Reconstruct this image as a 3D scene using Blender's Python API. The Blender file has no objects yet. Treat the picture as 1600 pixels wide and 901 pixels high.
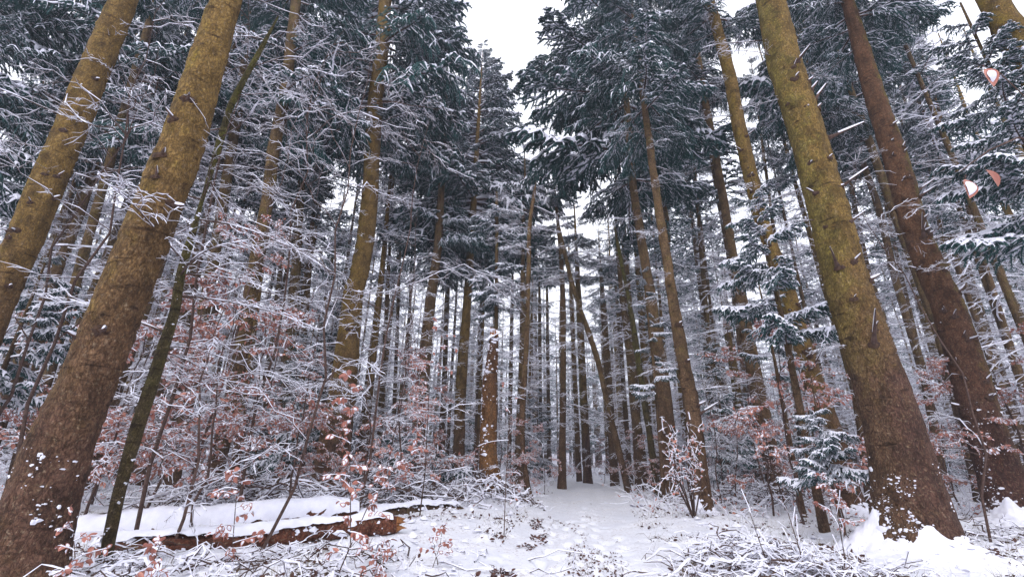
import bpy, math, random
import numpy as np
from mathutils import Matrix, Vector, Euler

rnd = random.Random(7)
rng = np.random.default_rng(7)
sc = bpy.context.scene
C = sc.collection
R = math.radians

# ------------------------------------------------------------------ camera
F_PX, HORIZON, CAM_H = 700.0, 265.0, 1.0          # focal length in photo pixels, horizon below centre
cam_d = bpy.data.cameras.new('camera')
cam_d.sensor_width = 36.0
cam_d.lens = 36.0 * F_PX / 1600.0
cam_d.clip_start, cam_d.clip_end = 0.05, 3000.0
cam = bpy.data.objects.new('camera', cam_d)
C.objects.link(cam)
sc.camera = cam
U = Vector((28 / F_PX, (F_PX * F_PX / HORIZON) / F_PX, -1.0)).normalized()   # world up seen from the camera
fz = Vector((0, 0, -1)); Fw = (fz - U * fz.dot(U)).normalized(); Rt = Fw.cross(U)
ROT = Matrix((Rt, Fw, U))                          # camera vector -> world vector
CAM = Vector((0, 0, CAM_H))
cam.matrix_world = Matrix.Translation(CAM) @ ROT.to_4x4()


def ray(u, v):
    return ROT @ Vector(((u - 800) / F_PX, -(v - 450.5) / F_PX, -1.0))


def at(u, v, Y):                                   # a photo pixel and a distance give a place in the wood
    d = ray(u, v)
    return CAM + d * (Y / d.y)


def ground_at(u, v):
    d = ray(u, v)
    return CAM + d * (-CAM_H / d.z)


# ------------------------------------------------------------------ world and light
SUN_EL, SUN_ROT = R(48), R(200)
w = bpy.data.worlds.new('World'); sc.world = w; w.use_nodes = True
nt = w.node_tree; nt.nodes.clear()
out = nt.nodes.new('ShaderNodeOutputWorld'); bg = nt.nodes.new('ShaderNodeBackground')
sky = nt.nodes.new('ShaderNodeTexSky'); sky.sky_type = 'NISHITA'; sky.sun_disc = False
sky.sun_elevation, sky.sun_rotation = SUN_EL, SUN_ROT
tc = nt.nodes.new('ShaderNodeTexCoord'); nz = nt.nodes.new('ShaderNodeTexNoise')
nz.inputs['Scale'].default_value = 2.2; nz.inputs['Detail'].default_value = 4
mp = nt.nodes.new('ShaderNodeMapping'); mp.inputs['Scale'].default_value = (1, 1, 2.5)
nt.links.new(tc.outputs['Generated'], mp.inputs[0]); nt.links.new(mp.outputs[0], nz.inputs['Vector'])
cr = nt.nodes.new('ShaderNodeValToRGB')
cr.color_ramp.elements[0].position, cr.color_ramp.elements[0].color = .3, (7.3, 7.45, 8.2, 1)
cr.color_ramp.elements[1].position, cr.color_ramp.elements[1].color = .7, (8.8, 8.85, 9.5, 1)
nt.links.new(nz.outputs['Fac'], cr.inputs[0])
mx = nt.nodes.new('ShaderNodeMixRGB'); mx.inputs[0].default_value = .88
nt.links.new(sky.outputs[0], mx.inputs[1]); nt.links.new(cr.outputs[0], mx.inputs[2])
nt.links.new(mx.outputs[0], bg.inputs[0]); bg.inputs[1].default_value = .12
nt.links.new(bg.outputs[0], out.inputs[0])
sun_d = bpy.data.lights.new('sun', 'SUN'); sun_d.energy = 0.6; sun_d.angle = R(25); sun_d.color = (1, .96, .92)
sun = bpy.data.objects.new('sun', sun_d); C.objects.link(sun)
sd = Vector((math.sin(SUN_ROT) * math.cos(SUN_EL), math.cos(SUN_ROT) * math.cos(SUN_EL), math.sin(SUN_EL)))
sun.rotation_euler = sd.to_track_quat('Z', 'Y').to_euler()
sc.view_settings.view_transform = 'Standard'; sc.view_settings.look = 'None'
sc.view_settings.exposure = 1.1; sc.view_settings.gamma = 1.0
sc.cycles.max_bounces = 6; sc.cycles.diffuse_bounces = 4; sc.cycles.glossy_bounces = 2
sc.cycles.use_denoising = True


# ------------------------------------------------------------------ materials
def mat(name):
    m = bpy.data.materials.new(name); m.use_nodes = True
    n = m.node_tree; n.nodes.clear()
    o = n.nodes.new('ShaderNodeOutputMaterial'); b = n.nodes.new('ShaderNodeBsdfPrincipled')
    n.links.new(b.outputs[0], o.inputs[0])
    return m, n, b


def node(n, t, **k):
    x = n.nodes.new(t)
    for a, v in k.items():
        if a in x.inputs: x.inputs[a].default_value = v
        else: setattr(x, a, v)
    return x


def ramp(n, src, stops):
    r = n.nodes.new('ShaderNodeValToRGB')
    while len(r.color_ramp.elements) < len(stops): r.color_ramp.elements.new(.5)
    for e, (p, c) in zip(r.color_ramp.elements, stops):
        e.position = p; e.color = (*c, 1) if len(c) == 3 else c
    n.links.new(src, r.inputs[0])
    return r


def mix(n, fac, a, b, kind='MIX'):
    x = n.nodes.new('ShaderNodeMixRGB'); x.blend_type = kind
    for i, s in enumerate((fac, a, b)):
        if isinstance(s, (int, float)): x.inputs[i].default_value = s
        elif isinstance(s, tuple): x.inputs[i].default_value = (*s, 1)
        else: n.links.new(s, x.inputs[i])
    return x.outputs[0]


def bump(n, b, h, strength=.4, dist=.01):
    x = node(n, 'ShaderNodeBump', Strength=strength, Distance=dist)
    n.links.new(h, x.inputs['Height']); n.links.new(x.outputs[0], b.inputs['Normal'])


def snow_mat():
    m, n, b = mat('snow')
    c = n.nodes.new('ShaderNodeTexCoord')
    z = node(n, 'ShaderNodeTexNoise', Scale=9.0, Detail=5.0); n.links.new(c.outputs['Object'], z.inputs['Vector'])
    z2 = node(n, 'ShaderNodeTexNoise', Scale=90.0, Detail=3.0); n.links.new(c.outputs['Object'], z2.inputs['Vector'])
    r = ramp(n, z.outputs['Fac'], [(.3, (.70, .70, .80)), (.7, (.83, .83, .90))])
    n.links.new(r.outputs[0], b.inputs['Base Color']); b.inputs['Roughness'].default_value = .75
    b.inputs['Specular IOR Level'].default_value = .25
    bump(n, b, z2.outputs['Fac'], .35, .01)
    return m


def bark_mat(name, low, high, moss, moss_amt, z0=.8, z1=4.5, crack=.35, side=0.0, scale=1.0):
    m, n, b = mat(name)
    c = n.nodes.new('ShaderNodeTexCoord')
    sep = n.nodes.new('ShaderNodeSeparateXYZ'); n.links.new(c.outputs['Object'], sep.inputs[0])
    big = node(n, 'ShaderNodeTexNoise', Scale=2.3, Detail=5.0, Roughness=.6); n.links.new(c.outputs['Object'], big.inputs['Vector'])
    mr = node(n, 'ShaderNodeMapRange'); mr.inputs[1].default_value, mr.inputs[2].default_value = z0, z1
    a = node(n, 'ShaderNodeMath', operation='MULTIPLY_ADD'); a.inputs[1].default_value = 2.4
    n.links.new(big.outputs['Fac'], a.inputs[0]); n.links.new(sep.outputs['Z'], a.inputs[2])
    a2 = node(n, 'ShaderNodeMath', operation='SUBTRACT'); a2.inputs[1].default_value = 1.2
    n.links.new(a.outputs[0], a2.inputs[0]); n.links.new(a2.outputs[0], mr.inputs[0])
    base = mix(n, mr.outputs[0], low, high)
    # moss and algae: patches, stronger on one side of the trunk
    g = n.nodes.new('ShaderNodeNewGeometry'); sn = n.nodes.new('ShaderNodeSeparateXYZ'); n.links.new(g.outputs['Normal'], sn.inputs[0])
    ma = node(n, 'ShaderNodeMath', operation='MULTIPLY_ADD'); ma.inputs[1].default_value = side
    n.links.new(sn.outputs['X'], ma.inputs[0])
    mo = node(n, 'ShaderNodeTexNoise', Scale=5.0, Detail=6.0, Roughness=.7); n.links.new(c.outputs['Object'], mo.inputs['Vector'])
    n.links.new(mo.outputs['Fac'], ma.inputs[2])
    mm = node(n, 'ShaderNodeMapRange'); mm.inputs[1].default_value, mm.inputs[2].default_value = .62 - moss_amt * .4, .8 - moss_amt * .3
    n.links.new(ma.outputs[0], mm.inputs[0])
    hf = node(n, 'ShaderNodeMath', operation='MULTIPLY_ADD'); hf.inputs[1].default_value = .85; hf.inputs[2].default_value = .15; n.links.new(mr.outputs[0], hf.inputs[0])
    hm_ = node(n, 'ShaderNodeMath', operation='MULTIPLY'); n.links.new(mm.outputs[0], hm_.inputs[0]); n.links.new(hf.outputs[0], hm_.inputs[1])
    base = mix(n, hm_.outputs[0], base, moss)
    # grey lichen flecks
    lf = node(n, 'ShaderNodeTexNoise', Scale=32.0, Detail=4.0, Roughness=.7); n.links.new(c.outputs['Object'], lf.inputs['Vector'])
    lr = ramp(n, lf.outputs['Fac'], [(.56, (0, 0, 0)), (.66, (.65, .65, .65))])
    base = mix(n, lr.outputs[0], base, (.24, .19, .13))
    # flaky plates
    mp = node(n, 'ShaderNodeMapping'); mp.inputs['Scale'].default_value = (scale, scale, scale * .55); n.links.new(c.outputs['Object'], mp.inputs[0])
    wn = node(n, 'ShaderNodeTexNoise', Scale=9.0, Detail=5.0); n.links.new(mp.outputs[0], wn.inputs['Vector'])
    ad = mix(n, .3, mp.outputs[0], wn.outputs['Color'], 'ADD')
    v = node(n, 'ShaderNodeTexVoronoi', feature='F1', Scale=30.0); n.links.new(ad, v.inputs['Vector'])
    vr = ramp(n, v.outputs['Distance'], [(.25, (1.06, 1.06, 1.06)), (.62, (crack + .3, crack + .28, crack + .26))])
    base = mix(n, .8, base, vr.outputs[0], 'MULTIPLY')
    vc = node(n, 'ShaderNodeTexVoronoi', feature='F1', Scale=30.0); n.links.new(ad, vc.inputs['Vector'])
    ve = node(n, 'ShaderNodeTexVoronoi', feature='DISTANCE_TO_EDGE', Scale=30.0); n.links.new(ad, ve.inputs['Vector'])
    er = ramp(n, ve.outputs['Distance'], [(.0, (.45, .42, .42)), (.07, (1, 1, 1))])
    base = mix(n, .75, base, er.outputs[0], 'MULTIPLY')
    pv = ramp(n, vc.outputs['Color'], [(.0, (.72, .7, .7)), (1.0, (1.2, 1.2, 1.2))])
    base = mix(n, .7, base, pv.outputs[0], 'MULTIPLY')
    fn = node(n, 'ShaderNodeTexNoise', Scale=48.0, Detail=6.0, Roughness=.8); n.links.new(mp.outputs[0], fn.inputs['Vector'])
    fr = ramp(n, fn.outputs['Fac'], [(.32, (.38, .36, .36)), (.66, (1.7, 1.65, 1.6))])
    base = mix(n, .9, base, fr.outputs[0], 'MULTIPLY')
    md = node(n, 'ShaderNodeTexNoise', Scale=5.5, Detail=4.0, Roughness=.65); n.links.new(mp.outputs[0], md.inputs['Vector'])
    mdr = ramp(n, md.outputs['Fac'], [(.34, (.36, .34, .34)), (.58, (1.2, 1.2, 1.2))])
    base = mix(n, .75, base, mdr.outputs[0], 'MULTIPLY')
    # dark knots and horizontal wrinkles
    mk = node(n, 'ShaderNodeMapping'); mk.inputs['Scale'].default_value = (1.6, 1.6, 7.0); n.links.new(c.outputs['Object'], mk.inputs[0])
    kn = node(n, 'ShaderNodeTexNoise', Scale=2.2, Detail=4.0, Roughness=.6); n.links.new(mk.outputs[0], kn.inputs['Vector'])
    kr = ramp(n, kn.outputs['Fac'], [(.60, (1, 1, 1)), (.68, (.36, .32, .30))])
    base = mix(n, 1.0, base, kr.outputs[0], 'MULTIPLY')
    n.links.new(base, b.inputs['Base Color']); b.inputs['Roughness'].default_value = .9
    b.inputs['Specular IOR Level'].default_value = .2
    hh = mix(n, .45, mix(n, .6, vr.outputs[0], er.outputs[0]), fn.outputs['Color'])
    bump(n, b, hh, .8, .03)
    return m


def simple_mat(name, c1, c2, scale=30.0, rough=.8, obj_var=0.0, b_str=.3):
    m, n, b = mat(name)
    c = n.nodes.new('ShaderNodeTexCoord')
    z = node(n, 'ShaderNodeTexNoise', Scale=scale, Detail=3.0); n.links.new(c.outputs['Object'], z.inputs['Vector'])
    r = ramp(n, z.outputs['Fac'], [(.35, c1), (.65, c2)])
    col = r.outputs[0]
    if obj_var:
        oi = n.nodes.new('ShaderNodeObjectInfo'); hs = n.nodes.new('ShaderNodeHueSaturation')
        mr = node(n, 'ShaderNodeMapRange'); mr.inputs[3].default_value, mr.inputs[4].default_value = 1 - obj_var, 1 + obj_var
        n.links.new(oi.outputs['Random'], mr.inputs[0]); n.links.new(mr.outputs[0], hs.inputs['Value'])
        n.links.new(col, hs.inputs['Color']); col = hs.outputs[0]
    n.links.new(col, b.inputs['Base Color']); b.inputs['Roughness'].default_value = rough
    b.inputs['Specular IOR Level'].default_value = .2
    if b_str: bump(n, b, z.outputs['Fac'], b_str, .005)
    return m


M = {
    'snow': snow_mat(),
    'olive': bark_mat('olive_spruce_bark', (.105, .058, .040), (.185, .118, .036), (.18, .128, .022), .35, side=-.12),
    'olive_left': bark_mat('yellow_green_spruce_bark', (.09, .048, .035), (.18, .118, .034), (.15, .12, .030), .18, z0=1.6, z1=3.8, side=-.26),
    'olive_right': bark_mat('brown_spruce_bark_mossy_side', (.075, .036, .028), (.115, .058, .03), (.14, .12, .012), .25, side=.25),
    'brown': bark_mat('brown_spruce_bark', (.12, .070, .042), (.145, .092, .046), (.14, .11, .03), .3),
    'dark': bark_mat('dark_spruce_bark', (.10, .06, .038), (.13, .085, .04), (.14, .11, .025), .35),
    'moss_dark': bark_mat('mossy_sapling_bark', (.07, .05, .025), (.075, .06, .028), (.11, .11, .02), .6, scale=2.0),
    'orange': bark_mat('bare_orange_wood', (.20, .10, .035), (.13, .06, .03), (.06, .03, .018), .8, crack=.3),
    'redwood': bark_mat('red_rotten_log_bark', (.135, .05, .03), (.135, .05, .03), (.06, .028, .02), .6, crack=.4),
    'needle': simple_mat('spruce_needles', (.012, .044, .046), (.032, .095, .088), 14, .7, .25, 0),
    'twig': simple_mat('twig_bark', (.05, .03, .025), (.10, .062, .05), 25, .85, .2, 0),
    'knot': simple_mat('dark_bark_knot', (.03, .016, .012), (.07, .04, .025), 40, .9, 0, .8),
    'leaf': simple_mat('beech_leaf', (.34, .125, .095), (.50, .26, .20), 7, .6, .25, 0),
    'leafdark': simple_mat('fallen_leaf', (.05, .028, .026), (.13, .06, .045), 9, .8, .25, 0),
    'grass': simple_mat('winter_grass', (.16, .12, .06), (.24, .2, .1), 9, .8, .2, 0),
    'cut': simple_mat('snapped_wood', (.30, .13, .045), (.20, .08, .03), 30, .8, 0, .5),
}


# ------------------------------------------------------------------ numpy helpers
def _h(ix, iy, iz, s):
    n = (ix * 374761393 + iy * 668265263 + iz * 2147483647 + s * 1274126177) & 0xffffffff
    n = ((n ^ (n >> 13)) * 1274126177) & 0xffffffff
    return ((n ^ (n >> 16)) & 0xffff) / 65535.0


def vnoise(p, s=0):
    p = np.asarray(p, float); i = np.floor(p).astype(np.int64); f = p - i; f = f * f * (3 - 2 * f)
    r = 0
    for dx in (0, 1):
        for dy in (0, 1):
            for dz in (0, 1):
                wgt = (f[:, 0] if dx else 1 - f[:, 0]) * (f[:, 1] if dy else 1 - f[:, 1]) * (f[:, 2] if dz else 1 - f[:, 2])
                r = r + wgt * _h(i[:, 0] + dx, i[:, 1] + dy, i[:, 2] + dz, s)
    return r * 2 - 1


def fbm(p, o=4, s=0, g=.5):
    a, r = 1.0, 0
    for k in range(o):
        r = r + a * vnoise(np.asarray(p) * 2 ** k, s + k); a *= g
    return r


class MB:
    def __init__(self): self.v, self.q, self.t, self.n = [], [], [], 0; self.qm, self.tm = [], []

    def quads(self, V, Q, m):
        V = np.asarray(V, float).reshape(-1, 3); Q = np.asarray(Q, np.int64).reshape(-1, 4)
        self.v.append(V); self.q.append(Q + self.n); self.qm.append(np.full(len(Q), m)); self.n += len(V)

    def tris(self, V, T, m):
        V = np.asarray(V, float).reshape(-1, 3); T = np.asarray(T, np.int64).reshape(-1, 3)
        self.v.append(V); self.t.append(T + self.n); self.tm.append(np.full(len(T), m)); self.n += len(V)

    def arrays(self):
        V = np.concatenate(self.v) if self.v else np.zeros((0, 3))
        Q = np.concatenate(self.q) if self.q else np.zeros((0, 4), np.int64)
        T = np.concatenate(self.t) if self.t else np.zeros((0, 3), np.int64)
        return V, Q, T, (np.concatenate(self.qm) if self.qm else np.zeros(0)), (np.concatenate(self.tm) if self.tm else np.zeros(0))

    def add(self, arr, Mx):                        # another builder's arrays, moved by a 4x4 matrix
        V, Q, T, qm, tm = arr
        A = np.array(Mx); V = V @ A[:3, :3].T + A[:3, 3]
        self.v.append(V); self.q.append(Q + self.n); self.qm.append(qm); self.t.append(T + self.n); self.tm.append(tm); self.n += len(V)

    def mesh(self, name, mats, smooth=False):
        V, Q, T, qm, tm = self.arrays()
        me = bpy.data.meshes.new(name)
        me.vertices.add(len(V)); me.vertices.foreach_set('co', V.astype(np.float32).ravel())
        L = np.concatenate([Q.ravel(), T.ravel()]).astype(np.int32)
        me.loops.add(len(L)); me.loops.foreach_set('vertex_index', L)
        st = np.concatenate([np.arange(len(Q)) * 4, len(Q) * 4 + np.arange(len(T)) * 3]).astype(np.int32)
        me.polygons.add(len(st)); me.polygons.foreach_set('loop_start', st)
        me.polygons.foreach_set('material_index', np.concatenate([qm, tm]).astype(np.int32))
        me.polygons.foreach_set('use_smooth', np.full(len(st), bool(smooth)))
        for x in mats: me.materials.append(M[x] if isinstance(x, str) else x)
        me.update(calc_edges=True)
        return me


def norm(a): return a / np.maximum(np.linalg.norm(a, axis=-1, keepdims=True), 1e-9)


def tang(P): return norm(np.gradient(P, axis=1))


def tubes(mb, P, Rr, sides, m):                    # P (k,n,3), Rr (k,n)
    P = np.asarray(P, float); Rr = np.asarray(Rr, float)
    k, n, _ = P.shape
    if not k: return
    T = tang(P); ref = np.where(np.abs(T[..., 2:3]) > .8, np.array([1., 0, 0]), np.array([0, 0, 1.]))
    S = norm(np.cross(T, ref)); B = np.cross(S, T)
    a = np.arange(sides) / sides * 2 * np.pi
    V = P[:, :, None] + Rr[:, :, None, None] * (S[:, :, None] * np.cos(a)[:, None] + B[:, :, None] * np.sin(a)[:, None])
    b = (np.arange(k) * n * sides)[:, None, None]; i = (np.arange(n - 1) * sides)[None, :, None]
    j = np.arange(sides)[None, None]; j2 = (j + 1) % sides
    mb.quads(V, np.stack([b + i + j, b + i + j2, b + i + sides + j2, b + i + sides + j], -1), m)


def arches(mb, P, W, H, m, lift=None):             # snow lying along twigs: P (k,n,3), widths W, heights H (k,n)
    P = np.asarray(P, float); k, n, _ = P.shape
    if not k: return
    T = tang(P); Z = np.array([0, 0, 1.])
    S = norm(np.cross(T, Z) + 1e-6); B = np.cross(S, T); B = np.where(B[..., 2:3] < 0, -B, B)
    W = W[..., None]; H = H[..., None]
    if lift is not None: P = P + B * lift[..., None]
    V = np.stack([P - S * W - B * H * .25, P - S * W * .62 + B * H * .75, P + S * W * .55 + B * H, P + S * W - B * H * .25], 2)
    b = (np.arange(k) * n * 4)[:, None, None]; i = (np.arange(n - 1) * 4)[None, :, None]; j = np.arange(3)[None, None]
    Q = np.stack([b + i + j, b + i + j + 1, b + i + 4 + j + 1, b + i + 4 + j], -1)
    j3 = np.array([3])[None, None]
    Qb = np.stack([b + i + j3, b + i, b + i + 4, b + i + 4 + j3], -1)
    mb.quads(V, np.concatenate([Q.reshape(-1, 4), Qb.reshape(-1, 4)]), m)


def leaves(mb, P, D, size, m_leaf, m_snow, snow_p, g):   # P (k,3) stalk points, D (k,3) directions
    k = len(P)
    if not k: return
    D = norm(D); S = norm(np.cross(D, norm(g.normal(size=(k, 3)) + np.array([0, 0, 1.2])))); N = np.cross(S, D)
    s = (size * g.uniform(.55, 1.4, k))[:, None]
    curl = g.uniform(-.15, .3, k)[:, None]
    V = np.stack([P, P + D * s * .35 + S * s * .30 + N * s * .10, P + D * s * .75 + S * s * .22 + N * s * (.06 + curl * .4), P + D * s * 1.05 + N * s * curl,
                  P + D * s * .75 - S * s * .22 + N * s * (.06 + curl * .4), P + D * s * .35 - S * s * .30 + N * s * .10, P + D * s * .5 + N * s * curl * .25], 1)
    b = (np.arange(k) * 7)[:, None, None]
    mb.tris(V, b + np.array([[0, 1, 6], [1, 2, 6], [2, 3, 6], [3, 4, 6], [4, 5, 6], [5, 0, 6]])[None], m_leaf)
    sel = g.random(k) < snow_p
    if sel.any():
        up = np.where(N[..., 2:3] < 0, -N, N)[sel][:, None]
        c = V[sel].mean(1, keepdims=True); Vs = c + (V[sel] - c) * g.uniform(.45, .9, (sel.sum(), 1, 1)) + up * (s[sel][:, None] * .07)
        Vs[:, 6] += up[:, 0] * s[sel] * .16
        b = (np.arange(sel.sum()) * 7)[:, None, None]
        mb.tris(Vs, b + np.array([[0, 1, 6], [1, 2, 6], [2, 3, 6], [3, 4, 6], [4, 5, 6], [5, 0, 6]])[None], m_snow)


# ------------------------------------------------------------------ branches: local +X outward, +Z up
def perp(D):                                       # a horizontal-ish side vector
    return norm(np.cross(D, np.array([0, 0, 1.])) + 1e-6)


def along(P, t):                                   # P (n,3), t (k,) -> points, tangents
    n = len(P); x = np.clip(t, 0, .9999) * (n - 1); i = x.astype(int); f = (x - i)[:, None]
    return P[i] * (1 - f) + P[i + 1] * f, norm(P[i + 1] - P[i])


def shoots(P0, D0, L, n, droop, g, wob=.05):       # polylines starting at P0 heading D0 with length L and droop
    k = len(P0); s = np.linspace(0, 1, n)[None, :, None]; L3 = L[:, None, None]
    wv = norm(g.normal(size=(k, 3)))[:, None]
    P = P0[:, None] + D0[:, None] * s * L3 - np.array([0, 0, 1.]) * droop[:, None, None] * L3 * s ** 1.7 + wv * wob * L3 * np.sin(s * 3.0)
    J = g.normal(size=P.shape) * (wob * .22 * L3); J[:, 0] = 0
    return P + J


def lush_branch(L, seed, nl=26, ns=7, droop=.3, hd=True, snow=1.0, hang=.5):
    g = np.random.default_rng(seed); mb = MB()
    s = np.linspace(0, 1, 10)
    main = np.stack([L * s * (1 - .08 * s), .06 * L * np.sin(s * 2.5 + g.uniform(0, 6)) * s, L * (.12 * s - droop * s ** 1.5 + .16 * s ** 4)], -1)
    rm = np.interp(s, [0, 1], [.012 + .008 * L, .004])
    tubes(mb, main[None], rm[None], 5 if hd else 3, 1)
    t = np.linspace(.1, .98, nl) + g.uniform(-.01, .01, nl)
    p, d = along(main, t); sd = perp(d) * np.where(np.arange(nl) % 2, 1, -1)[:, None]
    ang = np.radians(np.interp(t, [0, 1], [68, 32]))[:, None]
    dl = norm(d * np.cos(ang) + sd * np.sin(ang) + np.array([0, 0, .05]))
    ll = L * .40 * (1 - .72 * t) * np.minimum(1, .45 + t * 2.5) * g.uniform(.35, 1.3, nl) + .06
    lat = shoots(p, dl, ll, 6 if hd else 4, hang * g.uniform(.3, 1.5, nl), g, .12)
    PS, DS, LS = [], [], []
    for i in range(nl):
        tt = np.linspace(.18, .97, ns); pp, dd = along(lat[i], tt)
        s2 = perp(dd) * np.where(np.arange(ns) % 2, 1, -1)[:, None]
        PS.append(pp); DS.append(norm(dd * .75 + s2 * .7)); LS.append(ll[i] * .27 * (1 - .5 * tt) * g.uniform(.6, 1.3, ns) + (.05 if hd else .07))
    PS, DS, LS = np.concatenate(PS), np.concatenate(DS), np.concatenate(LS)
    sub = shoots(PS, DS, LS, 4 if hd else 3, hang * g.uniform(.4, 2.2, len(LS)), g, .12)
    tip = main[5:][None]
    k1, k2 = (.016, .02) if hd else (.03, .034)
    tubes(mb, lat, np.tile(np.linspace(k1, k1 * .5, lat.shape[1]), (nl, 1)), 3, 0)
    tubes(mb, sub, np.tile(np.linspace(k2, k2 * .4, sub.shape[1]), (len(sub), 1)), 3, 0)
    # needles standing off the shoots
    for G, m_, ln in ((lat, 10 if hd else 3, .05 if hd else .10), (sub, 7 if hd else 2, .05 if hd else .11)):
        k, n, _ = G.shape; tt = np.linspace(.05, 1, m_); x = tt * (n - 1) * .999; i = x.astype(int); f = (x - i)[None, :, None]
        Pn = G[:, i] * (1 - f) + G[:, i + 1] * f; Tn = norm(G[:, i + 1] - G[:, i])
        Sn = norm(np.cross(Tn, np.array([0, 0, 1.])) + 1e-6); Bn = np.cross(Sn, Tn)
        for sx, bx in ((1, -.15), (-1, -.15), (.3, -1)):
            dr = norm(Tn * .7 + Sn * sx + Bn * bx + g.normal(size=Tn.shape) * .25); lw = ln * g.uniform(.7, 1.3, (k, m_, 1))
            wv = norm(np.cross(dr, Bn)) * (.009 if hd else .026)
            V = np.stack([Pn - wv, Pn + wv, Pn + dr * lw], 2)
            mb.tris(V, np.arange(k * m_ * 3).reshape(-1, 3), 0)
    # snow
    def lay(G, wd, p):
        sel = g.random(len(G)) < p
        G = G[sel]; k, n, _ = G.shape
        if not k: return
        W = wd * g.uniform(.3, 1.4, (k, n)) * g.choice([.5, 1, 1.4], (k, 1)); W[:, -1] *= .35; tz = np.abs(tang(G)[..., 2]); W = W * np.clip(1.8 - 1.5 * tz, .15, 1)
        H = W * g.uniform(.45, .8, (k, n)); arches(mb, G, W, H, 2, lift=np.full((k, n), .012))
    lay(sub, .030 if hd else .045, .72 * snow); lay(lat, .038 if hd else .055, .9 * snow); lay(main[None], .05, 1.0)
    return mb


def bare_branch(L, seed, nl=12, ns=5, droop=.12, hd=True):
    g = np.random.default_rng(seed); mb = MB()
    s = np.linspace(0, 1, 9 if hd else 5)
    main = np.stack([L * s, .10 * L * np.sin(s * 3 + g.uniform(0, 6)) * s, L * (.10 * s - droop * s ** 1.4 + .12 * g.uniform(-1, 1) * s ** 3)], -1)
    tubes(mb, main[None], np.interp(s, [0, 1], [.006 + .006 * L, .002])[None], 4 if hd else 3, 0)
    t = np.linspace(.15, .97, nl); p, d = along(main, t)
    sd = perp(d) * np.where(g.random(nl) < .5, 1, -1)[:, None]
    dl = norm(d * .75 + sd * g.uniform(.5, 1, nl)[:, None] + np.array([0, 0, 1.]) * g.uniform(-.25, .25, nl)[:, None])
    ll = L * .42 * (1 - .65 * t) * g.uniform(.5, 1.2, nl)
    lat = shoots(p, dl, ll, 5 if hd else 3, g.uniform(-.1, .35, nl), g, .18)
    th = 1.0 if hd else 1.7
    tubes(mb, lat, np.tile(np.linspace(.0045, .002, lat.shape[1]) * th, (nl, 1)), 3, 0)
    sets = [(main[None], .011 + .004 * L), (lat, .0095 * th)]
    if ns:
        PS, DS, LS = [], [], []
        for i in range(nl):
            tt = np.linspace(.25, .95, ns); pp, dd = along(lat[i], tt)
            s2 = perp(dd) * np.where(np.arange(ns) % 2, 1, -1)[:, None]
            PS.append(pp); DS.append(norm(dd + s2 * .8 + g.normal(size=pp.shape) * .2)); LS.append(ll[i] * .4 * (1 - .5 * tt) * g.uniform(.4, 1.2, ns) + .03)
        sub = shoots(np.concatenate(PS), np.concatenate(DS), np.concatenate(LS), 3, g.uniform(-.1, .3, nl * ns), g, .2)
        tubes(mb, sub, np.tile(np.array([.0028, .002, .0015]) * th, (len(sub), 1)), 3, 0)
        sets.append((sub, .0075 * th))
    for G, wd in sets:
        k, n, _ = G.shape; W = wd * (.68 if hd else 1.0) * g.uniform(.4, 1.3, (k, n)); W[:, -1] *= .4
        arches(mb, G, W, W * g.uniform(.9, 1.5, (k, n)), 1, lift=np.full((k, n), .002))
    return mb


LUSH = [lush_branch(2.4, 10 + i, 30, 9, .22 + .07 * i, True, 1.15, .35 + .1 * i) for i in range(4)]
LUSHMESH = [b.mesh('spruce_branch', ['needle', 'twig', 'snow']) for b in LUSH]
DROOP = [lush_branch(2.6, 30 + i, 32, 9, .5 + .1 * i, True, .65, .65) for i in range(3)]
DROOPMESH = [b.mesh('hanging_branch', ['needle', 'twig', 'snow']) for b in DROOP]
SNOWY = [lush_branch(1.5, 50 + i, 22, 6, .25 + .1 * i, True, 1.35, .5) for i in range(3)]
SNOWYMESH = [b.mesh('snowy_branch', ['needle', 'twig', 'snow']) for b in SNOWY]
BARE = [bare_branch(1.9, 70 + i, 13, 5, .05 + .08 * i) for i in range(5)]
BAREMESH = [b.mesh('bare_branch', ['twig', 'snow']) for b in BARE]
LL = [lush_branch(2.2, 90 + i, 11, 4, .25 + .1 * i, False, 1.35, .45).arrays() for i in range(4)]
BL = [bare_branch(1.9, 110 + i, 7, 2, .05 + .1 * i, False).arrays() for i in range(4)]


# ------------------------------------------------------------------ things, parts, tags
def tag(o, label=None, cat=None, group=None, kind=None):
    if label: o['label'] = label
    if cat: o['category'] = cat
    if group: o['group'] = group
    if kind: o['kind'] = kind
    return o


def empty(name, loc, label, cat, group=None):
    o = bpy.data.objects.new(name, None); C.objects.link(o); o.location = loc; o.empty_display_size = .2
    return tag(o, label, cat, group)


def obj(name, me, parent=None, loc=None, rot=None, scale=None):
    o = bpy.data.objects.new(name, me); C.objects.link(o)
    if parent: o.parent = parent
    if loc is not None: o.location = loc
    if rot is not None: o.rotation_euler = rot
    if scale is not None: o.scale = (scale,) * 3 if isinstance(scale, (int, float)) else scale
    return o


# ------------------------------------------------------------------ ground
pa, pb = ground_at(903, 893), ground_at(914, 752)


def path_x(y): return pa.x + (pb.x - pa.x) * (y - pa.y) / (pb.y - pa.y)


PATH_HALF = .9
PRINTS = [(path_x(2.6 + i * .34) + (.10 if i % 2 else -.10) + rnd.uniform(-.05, .05) + off_, 2.6 + i * .34 + rnd.uniform(-.05, .05)) for off_, n_ in ((.12, 26), (-.28, 18), (.42, 14)) for i in range(n_)]
MOUNDS = []                                        # (x, y, height, radius)


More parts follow.
